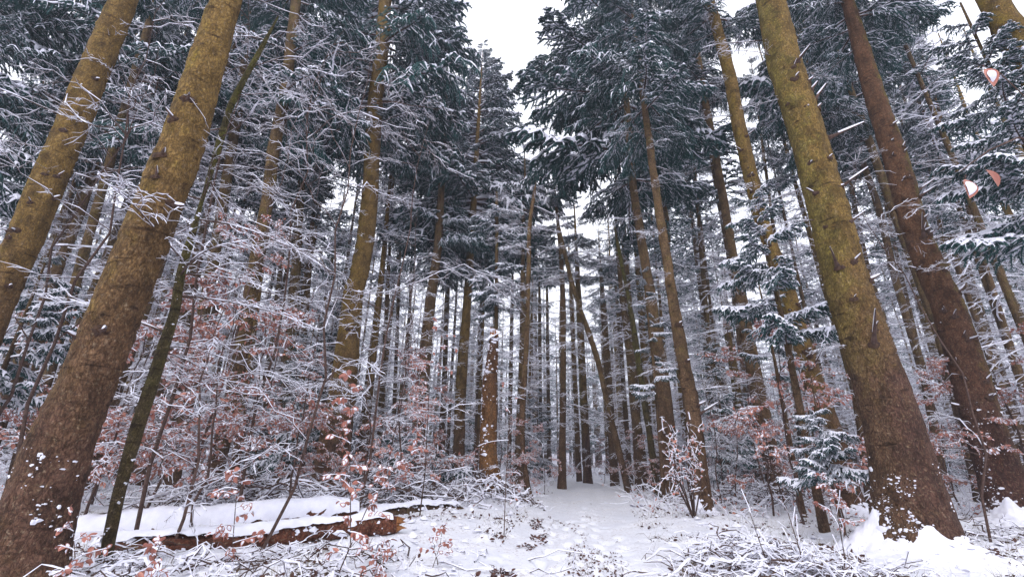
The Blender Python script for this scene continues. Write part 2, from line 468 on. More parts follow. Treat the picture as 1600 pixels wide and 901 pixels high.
def gz_np(x, y):
    x = np.asarray(x, float); y = np.asarray(y, float)
    d = np.abs(x - path_x(y)); off = np.clip((d - PATH_HALF * .8) / .5, 0, 1); off = off * off * (3 - 2 * off)
    z0 = np.zeros_like(x)
    P = np.stack([x, y, z0], -1)
    near = np.clip((30 - y) / 15, 0, 1)
    z = fbm(P * .45, 3, 3) * .05 * (.3 + .7 * off)
    z = z + off * (.045 + near * (np.maximum(0, fbm(P * 3.2, 3, 11)) * .05 + fbm(P * 11, 2, 17) * .008))
    z = z - (1 - off) * (np.exp(-((d - .36) / .13) ** 2) * .03)
    z = z + (1 - off) * near * (np.minimum(0, fbm(P * 6.5, 2, 23) + .18) * .035 + fbm(P * 16, 2, 29) * .004)
    for fx, fy in PRINTS:
        k = (np.abs(x - fx) < .5) & (np.abs(y - fy) < .6)
        z[k] -= .055 * np.exp(-((x[k] - fx) / .055) ** 4 - ((y[k] - fy) / .12) ** 4) - .010 * np.exp(-((x[k] - fx) / .09) ** 2 - ((y[k] - fy - .16) / .05) ** 2)
    for mx_, my, hh, rr in MOUNDS:
        z = z + hh * np.exp(-((x - mx_) ** 2 + (y - my) ** 2) / rr ** 2)
    return z


def gz(x, y): return float(gz_np([x], [y])[0])


# ------------------------------------------------------------------ trunks
def trunk_from_pixels(pix, D, H, wscale=.95):
    """pix: (u, v, width px) from the lowest to the highest; the axis lies at distance D. Returns axis points and radii."""
    P, Rr = [], []
    for u, v, wd in pix:
        a, b_ = at(u - wd / 2, v, D), at(u + wd / 2, v, D)
        q = (a + b_) / 2 - CAM; P.append((a + b_) / 2); Rr.append((b_ - a).length / 2 * wscale * abs(q.y) / math.hypot(q.x, q.y))
    # down to the ground
    d = (P[0] - P[1]).normalized() if len(P) > 1 else Vector((0, 0, -1))
    if d.z > -.5: d = Vector((0, 0, -1))
    g = gz(P[0].x, P[0].y)
    if P[0].z > g - .1:
        q = P[0] + d * ((g - .25 - P[0].z) / d.z); q.y = P[0].y
        P.insert(0, q); Rr.insert(0, Rr[0] * 1.05)
    d = (P[-1] - P[-2]).normalized()
    # perspective already gives the taper; go on upwards
    if P[-1].z < H - .4:
        k = (H - P[-1].z) / d.z; n = 3; p0, r0 = P[-1].copy(), Rr[-1]
        for i in range(1, n + 1):
            P.append(p0 + d * (k * i / n)); Rr.append(r0 * (1 - .95 * i / n))
    return P, Rr


def axis_at(P, Rr, z):
    for i in range(len(P) - 1):
        if P[i].z <= z <= P[i + 1].z:
            f = (z - P[i].z) / max(1e-6, P[i + 1].z - P[i].z)
            return P[i].lerp(P[i + 1], f), Rr[i] * (1 - f) + Rr[i + 1] * f
    return (P[0].copy(), Rr[0]) if z < P[0].z else (P[-1].copy(), Rr[-1])


def trunk_mesh(name, P, Rr, origin, m, sides=14, step=.35, flare=.35, lobes=0, rough=.02, seed=0, zmax=None, crack_z=()):
    zs = []
    z, top = P[0].z, P[-1].z if zmax is None else zmax
    while z < top:
        zs.append(z); z += step * (1 if z < 9 else 3)
    zs.append(top)
    A = [axis_at(P, Rr, q) for q in zs]
    c = np.array([list(a[0]) for a in A]); r = np.array([a[1] for a in A]); zz = np.array(zs)
    if len(c) > 4:                                   # soften the bends
        for _ in range(2): c[1:-1] = (c[:-2] + c[1:-1] * 2 + c[2:]) / 4
    g0 = gz(P[0].x, P[0].y); hz = np.clip(zz - g0, 0, None)
    th = np.arange(sides) / sides * 2 * np.pi
    fl = flare * np.exp(-hz / (.22 + r[0] * .5))
    lob = np.zeros((len(zz), sides))
    if lobes:
        lob = np.exp(-hz / .32)[:, None] * (np.maximum(0, np.cos(th[None] * lobes / 2 + seed)) ** 6) * .9
    rr = r[:, None] * (1 + fl[:, None] + lob)
    dirs = np.stack([np.cos(th), np.sin(th), 0 * th], -1)
    V = c[:, None] + rr[..., None] * dirs[None]
    q = V.reshape(-1, 3)
    nn = fbm(q * np.array([3, 3, 1.6]) + seed, 3, seed) * .5
    if sides > 24:
        fl2 = fbm(q * np.array([16, 16, 9.]), 3, seed + 5, .6); nn = nn + np.round(fl2 * 3) / 3 * .6 + fbm(q * np.array([40, 40, 14.]), 2, seed + 9) * .25
        for cz in crack_z:
            ph = np.tile(th, len(zz)); dz = q[:, 2] - cz - .03 * np.sin(ph * 3 + cz * 7)
            nn = nn - np.exp(-(dz / .02) ** 2) * 1.4 * (np.cos(ph * 1.0 + cz * 3) > -.2) + np.exp(-((dz - .05) / .03) ** 2) * .5
    V = (q + np.tile(dirs, (len(zz), 1)) * (nn * rough * (1 + r.mean()))[:, None]) - np.array(origin)
    mb = MB(); i = (np.arange(len(zz) - 1) * sides)[:, None]; j = np.arange(sides)[None]; j2 = (j + 1) % sides
    mb.quads(V, np.stack([i + j, i + j2, i + sides + j2, i + sides + j], -1), 0)
    return mb.mesh(name, [m], smooth=True)


def blobs(mb, P, N, size, m, g, k=6, up=.5):       # small clinging snow lumps
    n = len(P); N = norm(N); ref = np.tile([0, 0, 1.], (n, 1)); S = norm(np.cross(N, ref) + 1e-5); B = np.cross(S, N)
    a = np.arange(k) / k * 2 * np.pi; s = (size * (.35 + g.exponential(.6, n).clip(0, 2.2)))[:, None, None]
    rj = g.uniform(.6, 1.25, (n, k, 1)); ax = g.uniform(.6, 1.6, (n, 1, 1))
    ring = P[:, None] + (S[:, None] * np.cos(a)[:, None] * ax + B[:, None] * np.sin(a)[:, None] * .75) * s * rj - N[:, None] * .004
    top = P + N * s[:, 0] * .6 + B * s[:, 0] * .15
    V = np.concatenate([ring, top[:, None]], 1); b = (np.arange(n) * (k + 1))[:, None, None]
    T = np.array([[i, (i + 1) % k, k] for i in range(k)])[None]
    mb.tris(V, b + T, m)


def surf_points(P, Rr, n, z0, z1, g, face=None, bias=1.5, flare=.35, lobes=0, seed=0):
    pts, nr = [], []
    for _ in range(n):
        z = z0 + (z1 - z0) * g.random() ** bias
        c, r = axis_at(P, Rr, z); a = g.uniform(0, 2 * np.pi) if face is None else face + g.uniform(-1.7, 1.7)
        hz = max(0, z - gz(P[0].x, P[0].y)); rr = r * (1 + flare * math.exp(-hz / (.22 + Rr[0] * .5)) + (math.exp(-hz / .32) * max(0, math.cos(a * lobes / 2 + seed)) ** 6 * .9 if lobes else 0))
        if vnoise(np.array([[a * 1.6, z * 5.0, seed + .5]]), 3)[0] < -.05: continue
        d = (math.cos(a), math.sin(a), 0.0)
        pts.append((c.x + d[0] * rr, c.y + d[1] * rr, z)); nr.append(d)
    return np.array(pts), np.array(nr)


def stub_mesh(seed, L=.12):
    g = np.random.default_rng(seed); mb = MB()
    s = np.linspace(0, 1, 4); P = np.stack([s * L - .02, s * 0 + .02 * g.normal() * s, .25 * L * s * g.uniform(-.3, 1)], -1)[None]
    tubes(mb, P, np.array([[.030, .015, .009, .004]]), 6, 0)
    k = 10; a = np.arange(k) / k * 2 * np.pi; ra = g.uniform(.8, 1.2, k)
    ring = lambda x, q: np.stack([x + 0 * a, np.cos(a) * q * 1.05 * ra, np.sin(a) * q * .9 * ra], -1)
    V = np.concatenate([ring(-.02, .055), ring(.004, .042), ring(.010, .022), ring(.004, .010)]); i = (np.arange(3) * k)[:, None]; j = np.arange(k)[None]
    mb.quads(V, np.stack([i + j, i + (j + 1) % k, i + k + (j + 1) % k, i + k + j], -1), 2)
    arches(mb, P[:, 1:], np.array([[.012, .009, .005]]), np.array([[.022, .018, .009]]), 1, lift=np.full((1, 3), .006))
    return mb.mesh('branch_stub', ['twig', 'snow', 'knot'])


STUBS = [stub_mesh(200 + i, .04 + .025 * i) for i in range(5)]
LONGSTUBS = [stub_mesh(220 + i, .16 + .1 * i) for i in range(3)]


def place_branch(name, me, root, P, Rr, z, az, s=1.0, tilt=0.0, roll=0.0, inset=.6):
    c, r = axis_at(P, Rr, z)
    p = Vector((c.x + math.cos(az) * r * inset, c.y + math.sin(az) * r * inset, z)) - Vector(root.location)
    o = obj(name, me, root, p, (roll, -tilt, az), s)
    o.rotation_mode = 'XYZ'
    return o


PI = math.pi


def in_view(p, m=1.25):                            # is a place near the part of the wood that the photograph shows?
    d = p - CAM; v = ROT.transposed() @ d
    if v.z > -.3: return False
    return abs(v.x / -v.z * F_PX) < 800 * m and abs(v.y / -v.z * F_PX) < 450 * m


def spruce(label, pix, D, m, H=22, sides=14, step=.35, crown_v=None, crown_r=2.4, dead=(1.2, None), dead_n=10, crown_dz=.5, kinds='L',
           flare=.3, lobes=0, stubs=0, snow_n=0, snow_z=1.6, rough=.02, seed=1, group='spruces along the snowy path', crack_z=(), face=None, per=3, bare_s=.9, sectors=None, dead_az=None, stub_z=(1.0, 7.0), wide=1.0):
    P, Rr = trunk_from_pixels(pix, D, H, .95 * wide)
    base = P[0].copy(); base.z = gz(base.x, base.y)
    root = empty('spruce_tree', base, label, 'tree', group)
    g = np.random.default_rng(seed)
    obj('trunk', trunk_mesh('trunk', P, Rr, base, m, sides, step, flare, lobes, rough, seed, crack_z=crack_z), root)
    cz = at(800, crown_v, D).z if crown_v is not None else H * .5
    z0, z1 = dead; z1 = z1 or cz
    for k in range(dead_n):
        z = z0 + (z1 - z0) * (k + g.random()) / dead_n
        az = g.uniform(0, 2 * math.pi) if dead_az is None else g.uniform(*dead_az)
        c, r = axis_at(P, Rr, z)
        if in_view(Vector((c.x, c.y, z)), 1.15):
            place_branch('branch', BAREMESH[g.integers(5)], root, P, Rr, z, az, g.uniform(.45, 1.1) * bare_s, g.uniform(-.3, .15))
    z = cz; HH = P[-1].z
    while z < HH:
        f = (z - cz) / max(.1, HH - cz); rad = crown_r * (1 - f) ** .8 * min(1, .65 + f * 5)
        for q in range(per):
            az = g.uniform(0, 2 * math.pi)
            if sectors: az = g.uniform(*sectors)
            if crown_r > 2.05 and g.random() < .93 and abs((az % (2 * PI)) - 1.5 * PI) < .95: az += PI * g.choice([.55, -.55, 1])
            c, r = axis_at(P, Rr, z); s = max(.12, rad / 2.4 * g.uniform(.7, 1.15))
            tipp = Vector((c.x + math.cos(az) * rad, c.y + math.sin(az) * rad, z - rad * .3))
            if not (in_view(Vector((c.x, c.y, z)), 1.12) or in_view(tipp, 1.12)): continue
            kk = kinds[g.integers(len(kinds))]
            me = {'L': LUSHMESH, 'D': DROOPMESH, 'S': SNOWYMESH}[kk]; me = me[g.integers(len(me))]
            place_branch('branch', me, root, P, Rr, z + g.uniform(-.15, .15), az, s * (1.6 if kk == 'S' else 1), .25 * f * 2 + g.uniform(-.12, .12), g.uniform(-.15, .15))
        z += crown_dz * g.uniform(.8, 1.2)
    for k in range(stubs):
        z = g.uniform(*stub_z); az = (-math.pi / 2 if face is None else face) + g.normal() * .75
        me = STUBS[g.integers(5)] if g.random() < .87 else LONGSTUBS[g.integers(3)]
        place_branch('branch_stub', me, root, P, Rr, z, az, g.uniform(.7, 1.2) * (1 + D * .04), g.uniform(-.3, .9), inset=.98)
    if snow_n:
        mb = MB(); pts, nr = surf_points(P, Rr, snow_n, base.z, base.z + snow_z, g, -math.pi / 2 if face is None else face, 1.8, flare, lobes, seed)
        blobs(mb, pts - np.array(base), nr + np.array([0, 0, .35]), .010, 0, g)
        tag(obj('snow_flecks', mb.mesh('snow_flecks', ['snow']), root), kind='stuff')
    return root, P, Rr


# mounds round the feet of the near trees
b15 = at(1432, 862, 5.8)
MOUNDS += [(b15.x - .05, 5.55, .16, .5), (b15.x + .75, 5.7, .10, .6), (at(1585, 815, 8.4).x, 8.2, .12, .7), (at(765, 788, 10.5).x, 10.3, .22, .7)]
lg = at(380, 850, 6.9)
MOUNDS += [(at(680, 820, 8.0).x, 8.0, .10, 1.1), (at(300, 840, 7.6).x, 7.9, .10, 1.2)]

PI = math.pi
K = {}
K['A'] = spruce('olive barked spruce leaning in beside the left margin, partly cut off', [(-140, 800, 78), (5, 450, 70), (48, 350, 70), (100, 225, 66), (185, 20, 56)], 6.6, 'olive', 20, 40, .08, crown_v=-60, dead=(3.5, 9), dead_n=6, stubs=14, face=-PI / 2 + .5, seed=2, stub_z=(2.5, 8))
K['B'] = spruce('thickest leaning olive brown spruce in the left foreground with cracked bark', [(45, 850, 132), (92, 700, 120), (137, 600, 104), (196, 450, 94), (285, 225, 82), (354, 0, 56)], 4.0, 'olive', 20, 72, .035, crown_v=-260, dead_n=0, stubs=7, snow_n=420, snow_z=.95, rough=.012, seed=3, face=-PI / 2 + .35, crack_z=(1.25, 1.62, 2.1, 2.9, 3.6, 4.3), stub_z=(1.3, 6))
K['E'] = spruce('massive mossy spruce with snow packed root flare beside the path edge', [(1432, 850, 128), (1415, 750, 112), (1391, 650, 100), (1358, 550, 90), (1325, 450, 80), (1300, 350, 72), (1266, 225, 66), (1226, 100, 60), (1203, 0, 52)], 5.8, 'olive_left', 20, 72, .04, crown_v=-120, dead=(3.2, 8), dead_n=0, stubs=24, snow_n=1500, snow_z=.9, flare=.34, lobes=0, rough=.014, seed=4, face=-PI / 2 - .2, crack_z=(2.3, 3.9), stub_z=(1.6, 7.5))
K['F'] = spruce('red brown leaning spruce with mossy flank behind the massive rooted one', [(1570, 760, 80), (1540, 675, 74), (1512, 575, 68), (1480, 475, 60), (1458, 430, 54), (1427, 350, 50), (1400, 250, 46), (1375, 175, 41), (1355, 110, 36), (1335, 40, 28)], 8.4, 'olive_right', 20, 48, .06, crown_v=60, dead=(2.5, 8), dead_n=8, stubs=40, snow_n=900, snow_z=1.8, lobes=0, seed=5, rough=.015, face=-PI / 2 - .3, bare_s=.7, stub_z=(2, 8.5))
K['G'] = spruce('thick trunk only seen crossing the top right corner', [(1790, 400, 95), (1640, 150, 78), (1560, 20, 62), (1545, -10, 60)], 6.2, 'olive', 18, 40, .1, crown_v=-150, dead_n=0, stubs=4, seed=6, stub_z=(5, 8))
K['H'] = spruce('yellow olive spruce curving behind the snowy young spruce boughs', [(1325, 760, 38), (1305, 690, 37), (1270, 595, 36), (1250, 525, 33), (1232, 465, 30), (1190, 345, 26), (1155, 200, 23), (1140, 115, 22), (1115, 25, 19)], 9.7, 'olive', 20, 28, .12, crown_v=40, crown_r=2.2, dead=(2, None), dead_n=14, stubs=22, snow_n=60, seed=7, bare_s=.7, stub_z=(2, 9))
K['I'] = spruce('straight red brown spruce rising beside the multi stemmed bush', [(1100, 795, 28), (1090, 700, 26), (1080, 625, 24), (1065, 550, 21), (1052, 475, 18), (1045, 425, 16), (1025, 300, 13), (1015, 225, 12), (1005, 150, 10)], 9.7, 'brown', 20, 28, .12, crown_v=190, crown_r=2.2, dead=(2.2, None), dead_n=12, stubs=6, snow_n=40, seed=8, kinds='LLD', bare_s=.7)
K['J'] = spruce('broad grey brown spruce just left of the straight red brown one', [(1050, 770, 30), (1045, 700, 30), (1037, 625, 28), (1027, 550, 24), (1015, 450, 18), (1010, 425, 16), (1000, 360, 14), (990, 300, 13), (980, 175, 11)], 13, 'brown', 32, 24, .15, crown_v=280, crown_r=4.2, crown_dz=.54, per=2, dead=(1.5, None), dead_n=18, stubs=4, seed=9, kinds='LLSD')
K['Kk'] = spruce('slim spruce leaning behind the yellow olive one, bare to high up', [(1215, 770, 30), (1192, 650, 28), (1172, 550, 24), (1155, 450, 20), (1145, 400, 17), (1130, 310, 15), (1115, 225, 13), (1095, 125, 12), (1082, 25, 10)], 13.3, 'brown', 24, 24, .15, crown_v=140, crown_r=2.2, dead=(1.5, None), dead_n=22, stubs=8, seed=10)
K['L'] = spruce('tall grey brown spruce behind the fallen log, forked shadow at its foot', [(513, 760, 50), (526, 675, 44), (537, 600, 38), (545, 525, 32), (553, 450, 27), (561, 450 - 20, 26), (571, 375, 25), (579, 300, 23), (582, 225, 22), (587, 150, 21), (597, 75, 20), (602, 0, 18)], 13, 'olive', 34, 28, .12, crown_v=200, crown_r=3.9, crown_dz=.56, dead=(1.5, None), dead_n=22, stubs=6, seed=11, kinds='DLS', per=3, bare_s=.8, wide=1.2)
K['M'] = spruce('dark spruce with the twisting snowy boughs left of the tall grey brown one', [(320, 800, 30), (350, 680, 28), (368, 600, 26), (385, 500, 25), (402, 400, 24), (420, 300, 23), (427, 235, 22), (445, 150, 21), (457, 50, 20)], 9.4, 'dark', 26, 20, .2, crown_v=170, crown_r=2.5, dead=(1.4, None), dead_n=16, seed=12, kinds='LSD', snow_n=30)
K['N'] = spruce('straight olive spruce with a snowy pointed crown left of the sky gap', [(716, 735, 19), (720, 600, 18), (728, 500, 15), (735, 400, 13), (741, 300, 10)], 18, 'olive', 22, 20, .2, crown_v=380, crown_r=4.4, crown_dz=.30, dead=(1.4, None), dead_n=26, seed=13, kinds='SSL', per=4)
K['O'] = spruce('reddish spruce trunk between the grey brown one and the snag', [(650, 720, 25), (660, 600, 22), (672, 475, 18), (685, 380, 14), (690, 290, 11)], 16.5, 'brown', 19, 20, .2, crown_v=420, crown_r=2.6, dead=(1.2, None), dead_n=24, seed=14, kinds='LLD')
K['U'] = spruce('dark crowned spruce high behind the two left foreground trunks', [(60, 640, 22), (130, 400, 20), (215, 100, 17)], 10.5, 'dark', 26, 18, .3, crown_v=240, crown_r=3.0, dead=(1.5, None), dead_n=14, seed=31, kinds='LSLD', per=2)
K['V'] = spruce('dark crowned spruce outside the left margin with boughs reaching in', [(-190, 640, 26), (-110, 300, 23), (-40, 40, 20)], 9, 'dark', 26, 18, .3, crown_v=300, crown_r=3.4, dead=(1.5, None), dead_n=10, seed=32, kinds='LSLD', per=2)
K['W'] = spruce('dark spruce with hanging boughs between the thickest left spruce and the dark one', [(290, 640, 24), (335, 400, 21), (390, 60, 18)], 12, 'dark', 30, 18, .3, crown_v=210, crown_r=2.8, dead=(1.5, None), dead_n=16, seed=33, kinds='LSLD', per=2)
K['X'] = spruce('dark crowned spruce between the curving olive one and the red brown leaning one', [(1345, 640, 24), (1310, 400, 20), (1255, 60, 17)], 11.5, 'dark', 30, 18, .3, crown_v=170, crown_r=2.7, dead=(1.5, None), dead_n=16, seed=34, kinds='LSLD', per=2)
K['Q'] = spruce('thin straight spruce standing at the left edge of the path end', [(878, 760, 13), (880, 600, 10), (880, 480, 9), (877, 400, 7), (872, 350, 6)], 17.5, 'brown', 15, 14, .3, crown_v=420, crown_r=1.2, dead=(2, None), dead_n=30, seed=15, kinds='S')
K['R'] = spruce('slim dark spruce seen between the massive spruce and the red brown one', [(1465, 700, 17), (1445, 590, 16), (1425, 525, 15), (1400, 440, 14), (1385, 375, 13), (1370, 310, 13), (1350, 260, 12)], 15.5, 'brown', 22, 16, .3, crown_v=250, crown_r=2.4, dead=(1.2, None), dead_n=26, seed=16)
K['S'] = spruce('dark spruce half hidden by the red brown leaning trunk', [(1500, 640, 26), (1470, 525, 22), (1430, 420, 18), (1400, 340, 17), (1370, 255, 16)], 12.5, 'dark', 22, 18, .3, crown_v=210, crown_r=2.6, dead=(1.5, None), dead_n=18, seed=17)
K['T'] = spruce('slim spruce far behind the left foreground trunk', [(0, 640, 26), (42, 535, 24), (85, 430, 22), (112, 370, 20), (150, 260, 17), (190, 170, 14)], 11.5, 'brown', 20, 18, .3, crown_v=250, crown_r=2.7, dead=(1.5, None), dead_n=20, seed=18, kinds='LD')

gE = np.random.default_rng(88)
for uu, vv, az, sc_ in ((1200, 60, PI * .95, .62), (1205, 92, PI * 1.05, .5), (1225, 150, PI * .9, .35), (1262, 345, PI * 1.02, .5), (1255, 290, PI * .85, .45), (1320, 540, PI, .3), (1315, 345, -.3, .3), (1240, 110, .2, .4)):
    place_branch('branch', BAREMESH[gE.integers(5)], K['E'][0], K['E'][1], K['E'][2], at(uu, vv, 5.8).z, az, sc_, .1)

# ------------------------------------------------------------------ other stems: snag, broken trunk, thin leaning trees
def stem(name, cat, label, pix, D, H, m, sides=12, step=.3, seed=1, bare_n=0, bare_z=(1, 5), bare_s=.5, snow_n=0, snow_z=3, group=None, top_cut=False, lush=0, lush_z=(2, 5), lush_s=.4, flare=.2, fleck=.014, kinds='S', az=None):
    P, Rr = trunk_from_pixels(pix, D, H)
    base = P[0].copy(); base.z = gz(base.x, base.y)
    root = empty(name, base, label, cat, group); g = np.random.default_rng(seed)
    obj('trunk', trunk_mesh('trunk', P, Rr, base, m, sides, step, flare, 0, .03, seed), root)
    for k in range(bare_n):
        z = g.uniform(*bare_z); place_branch('branch', BAREMESH[g.integers(5)], root, P, Rr, z, g.uniform(0, 2 * PI) if az is None else g.uniform(*az), bare_s * g.uniform(.6, 1.2), g.uniform(-.2, .5))
    for k in range(lush):
        z = g.uniform(*lush_z); me = {'S': SNOWYMESH, 'L': LUSHMESH}[kinds[g.integers(len(kinds))]]
        place_branch('branch', me[g.integers(3)], root, P, Rr, z, g.uniform(0, 2 * PI) if az is None else g.uniform(*az), lush_s * g.uniform(.7, 1.2), g.uniform(-.3, .1))
    if snow_n:
        mb = MB(); pts, nr = surf_points(P, Rr, snow_n, base.z, base.z + snow_z, g, -PI / 2, 1.1, .2)
        blobs(mb, pts - np.array(base), nr + np.array([0, 0, .35]), fleck, 0, g)
        tag(obj('snow_flecks', mb.mesh('snow_flecks', ['snow']), root), kind='stuff')
    if top_cut:
        c, r = P[-1], Rr[-1]; mb = MB(); n = 9; a = np.arange(n) / n * 2 * PI
        ring = np.stack([c.x + r * 1.02 * np.cos(a), c.y + r * 1.02 * np.sin(a), c.z + 0 * a], -1); sp = ring * [1, 1, 1] + np.stack([0 * a, 0 * a, g.uniform(.02, .3, n)], -1)
        V = np.concatenate([ring, sp, [[c.x, c.y, c.z + .05]]]) - np.array(base)
        T = [[i, (i + 1) % n, n + i] for i in range(n)] + [[i, n + i, 2 * n] for i in range(n)] + [[(i + 1) % n, 2 * n, n + i] for i in range(n)]
        mb.tris(V, T, 0); obj('splintered_top', mb.mesh('splintered_top', ['cut']), root)
        mb = MB(); blobs(mb, np.array([[c.x - base.x, c.y - base.y, c.z - base.z + .04]]), np.array([[0, 0, 1.]]), r * 1.1, 0, g, 10); obj('snow_cap', mb.mesh('snow_cap', ['snow']), root)
    return root, P, Rr


z_at = lambda v, D: at(800, v, D).z
stem('tree_snag', 'dead tree', 'orange barkless snag speckled with snow standing above a snow mound', [(768, 780, 33), (762, 700, 28), (765, 600, 23), (772, 525, 14)], 10.5, z_at(520, 10.5), 'orange', 20, .1, 3, snow_n=560, snow_z=3.6, bare_n=8, bare_z=(.6, 3.6), bare_s=.35, top_cut=True, flare=.5, fleck=.022)
stem('broken_trunk', 'dead tree', 'yellow mossy broken trunk with snapped orange top right of the path', [(1170, 745, 16), (1157, 660, 16), (1150, 600, 16), (1135, 510, 11)], 19, z_at(508, 19), 'olive_left', 14, .2, 4, snow_n=40, snow_z=5, bare_n=6, bare_z=(1, 5), bare_s=.5, top_cut=True, fleck=.03)
stem('leafless_tree', 'tree', 'slender crooked leafless tree at the edge of the clearing left of the path', [(826, 775, 10), (817, 710, 9), (815, 650, 9), (822, 550, 9), (825, 475, 8), (827, 350, 7), (835, 300, 5)], 12, 9.2, 'brown', 10, .25, 5, bare_n=34, bare_z=(2.0, 9), bare_s=.75, flare=.5)
stem('leaning_tree', 'tree', 'thin dark tree leaning left across the trunks beyond the path', [(975, 738, 11), (950, 635, 10), (935, 565, 10), (915, 505, 9), (895, 450, 8), (872, 350, 5)], 15, 8.6, 'dark', 10, .3, 6, bare_n=28, bare_z=(2, 8), bare_s=.7)
stem('leaning_tree', 'tree', 'crooked thin dark tree rising from the bank right of the path end', [(1027, 765, 11), (1015, 680, 11), (1000, 580, 10), (985, 480, 9), (965, 380, 6)], 14, 9, 'moss_dark', 10, .3, 7, bare_n=18, bare_z=(2, 8), bare_s=.6)
stem('mossy_sapling', 'tree', 'dark mossy sapling trunk right of the thickest left foreground spruce', [(160, 895, 25), (185, 770, 23), (220, 650, 21), (250, 560, 18), (275, 480, 17), (280, 435, 14), (305, 350, 12), (320, 300, 11), (345, 215, 10), (360, 165, 9), (395, 100, 8)], 4.6, 7.5, 'moss_dark', 16, .06, 8, bare_n=22, bare_z=(1.2, 7), bare_s=.75, snow_n=70, snow_z=4, fleck=.02)
stem('spruce_pole', 'tree', 'bare broken looking spruce pole in front of the pointed snowy spruce', [(775, 520, 7), (776, 400, 6), (776, 300, 4)], 13, 9, 'dark', 8, .3, 9, bare_n=20, bare_z=(2, 9), bare_s=.55, lush=34, lush_z=(5.0, 8.8), lush_s=.55)

# trunks one can tell apart beyond the path (base x, top x at v=480, width, distance, bark)
FAR = [(918, 905, 13, 22, 'olive_left', 'yellow olive trunk standing straight behind the path end'), (905, 893, 8, 24, 'olive', 'thin olive trunk close left of the yellow olive one behind the path end'),
       (960, 943, 13, 19, 'dark', 'dark reddish trunk crossed by the thin leaning tree'), (1000, 982, 16, 17, 'brown', 'brown trunk with snowy dead boughs beside the path end bank'),
       (985, 965, 8, 20, 'dark', 'thin dark trunk left of the brown one at the path end bank'), (1020, 1000, 10, 18, 'olive', 'mossy slim trunk close behind the crooked thin dark tree'),
       (845, 843, 6, 24, 'dark', 'thin dark trunk right behind the slender crooked leafless tree'), (858, 855, 6, 26, 'dark', 'thinnest dark trunk between the leafless tree and the path end'),
       (1125, 1103, 11, 18, 'dark', 'dark slim trunk between the straight red brown spruce and the broken trunk'), (1140, 1110, 7, 20, 'dark', 'thin dark trunk leaning close to the broken mossy trunk'),
       (1185, 1150, 13, 21, 'brown', 'brown trunk just behind the broken mossy trunk'), (1260, 1225, 12, 17, 'dark', 'dark trunk behind the yellow olive curving spruce'),
       (440, 458, 24, 15, 'dark', 'dark thick trunk left of the forked shadow spruce'), (458, 478, 14, 17, 'brown', 'brown trunk close right of the dark thick one'), (405, 432, 12, 16, 'dark', 'dark slim trunk left of the dark thick one'),
       (590, 604, 9, 19, 'dark', 'dark slim trunk between the tall grey brown spruce and the reddish one'), (612, 622, 7, 22, 'dark', 'thin dark trunk left of the reddish spruce trunk'), (630, 640, 6, 25, 'dark', 'thinnest dark trunk left of the reddish spruce trunk'),
       (690, 698, 9, 21, 'olive', 'olive thin trunk between reddish and straight olive spruce'), (742, 752, 7, 23, 'brown', 'brown thin trunk just left of the snag'), (795, 800, 7, 22, 'dark', 'dark thin trunk just right of the snag'),
       (365, 400, 15, 14, 'olive', 'olive trunk behind the beech thicket'), (20, 75, 16, 13, 'brown', 'brown trunk seen past the left margin'), (255, 300, 13, 15, 'dark', 'dark trunk behind the mossy sapling'),
       (1480, 1420, 11, 19, 'brown', 'brown thin trunk close behind the massive rooted spruce'), (1535, 1490, 13, 15, 'dark', 'dark trunk behind the red brown leaning spruce'), (1640, 1560, 16, 13, 'brown', 'brown spruce at the right margin behind the twigs'), (1600, 1520, 10, 17, 'dark', 'dark thin trunk at the right margin')]
for i, (ub, ut, wd, D, mt, lab) in enumerate(FAR):
    cv = 230 + (i * 37) % 90; H = 19 + i % 5
    if 740 < ub < 990: H = at(ub, 290 + (i * 53) % 110, D).z; cv = 430
    spruce(lab, [(ub, 745, wd * 1.05), ((ub + ut) / 2, 612, wd), (ut, 480, wd * .8)], D, mt, H, 12, .4, crown_v=cv, crown_r=1.9, crown_dz=.8, per=3, dead=(1.0, None), dead_n=14, seed=40 + i, bare_s=.9, group='trunks standing beyond the path end')

# young snowy spruces
def young(label, u, v, D, zs, me_s, n, az, seed, m='dark', r=.05, group=None):
    b_ = at(u, v, D); base = Vector((b_.x, D, gz(b_.x, D)))
    root = empty('young_spruce', base, label, 'tree', group); g = np.random.default_rng(seed)
    H = zs[1] + .5; P = [base + Vector((0, 0, -.1)), base + Vector((g.normal() * .05, 0, H * .5)), base + Vector((0, 0, H))]; Rr = [r, r * .7, r * .15]
    obj('trunk', trunk_mesh('trunk', P, Rr, base, m, 8, .2, .2, 0, .01, seed), root)
    for k in range(n):
        f = k / n; z = base.z + zs[0] + (zs[1] - zs[0]) * f
        place_branch('branch', SNOWYMESH[g.integers(3)], root, P, Rr, z, g.uniform(*az), me_s * (1 - .6 * f) * g.uniform(.8, 1.15), .15 + g.uniform(-.15, .15))
    return root


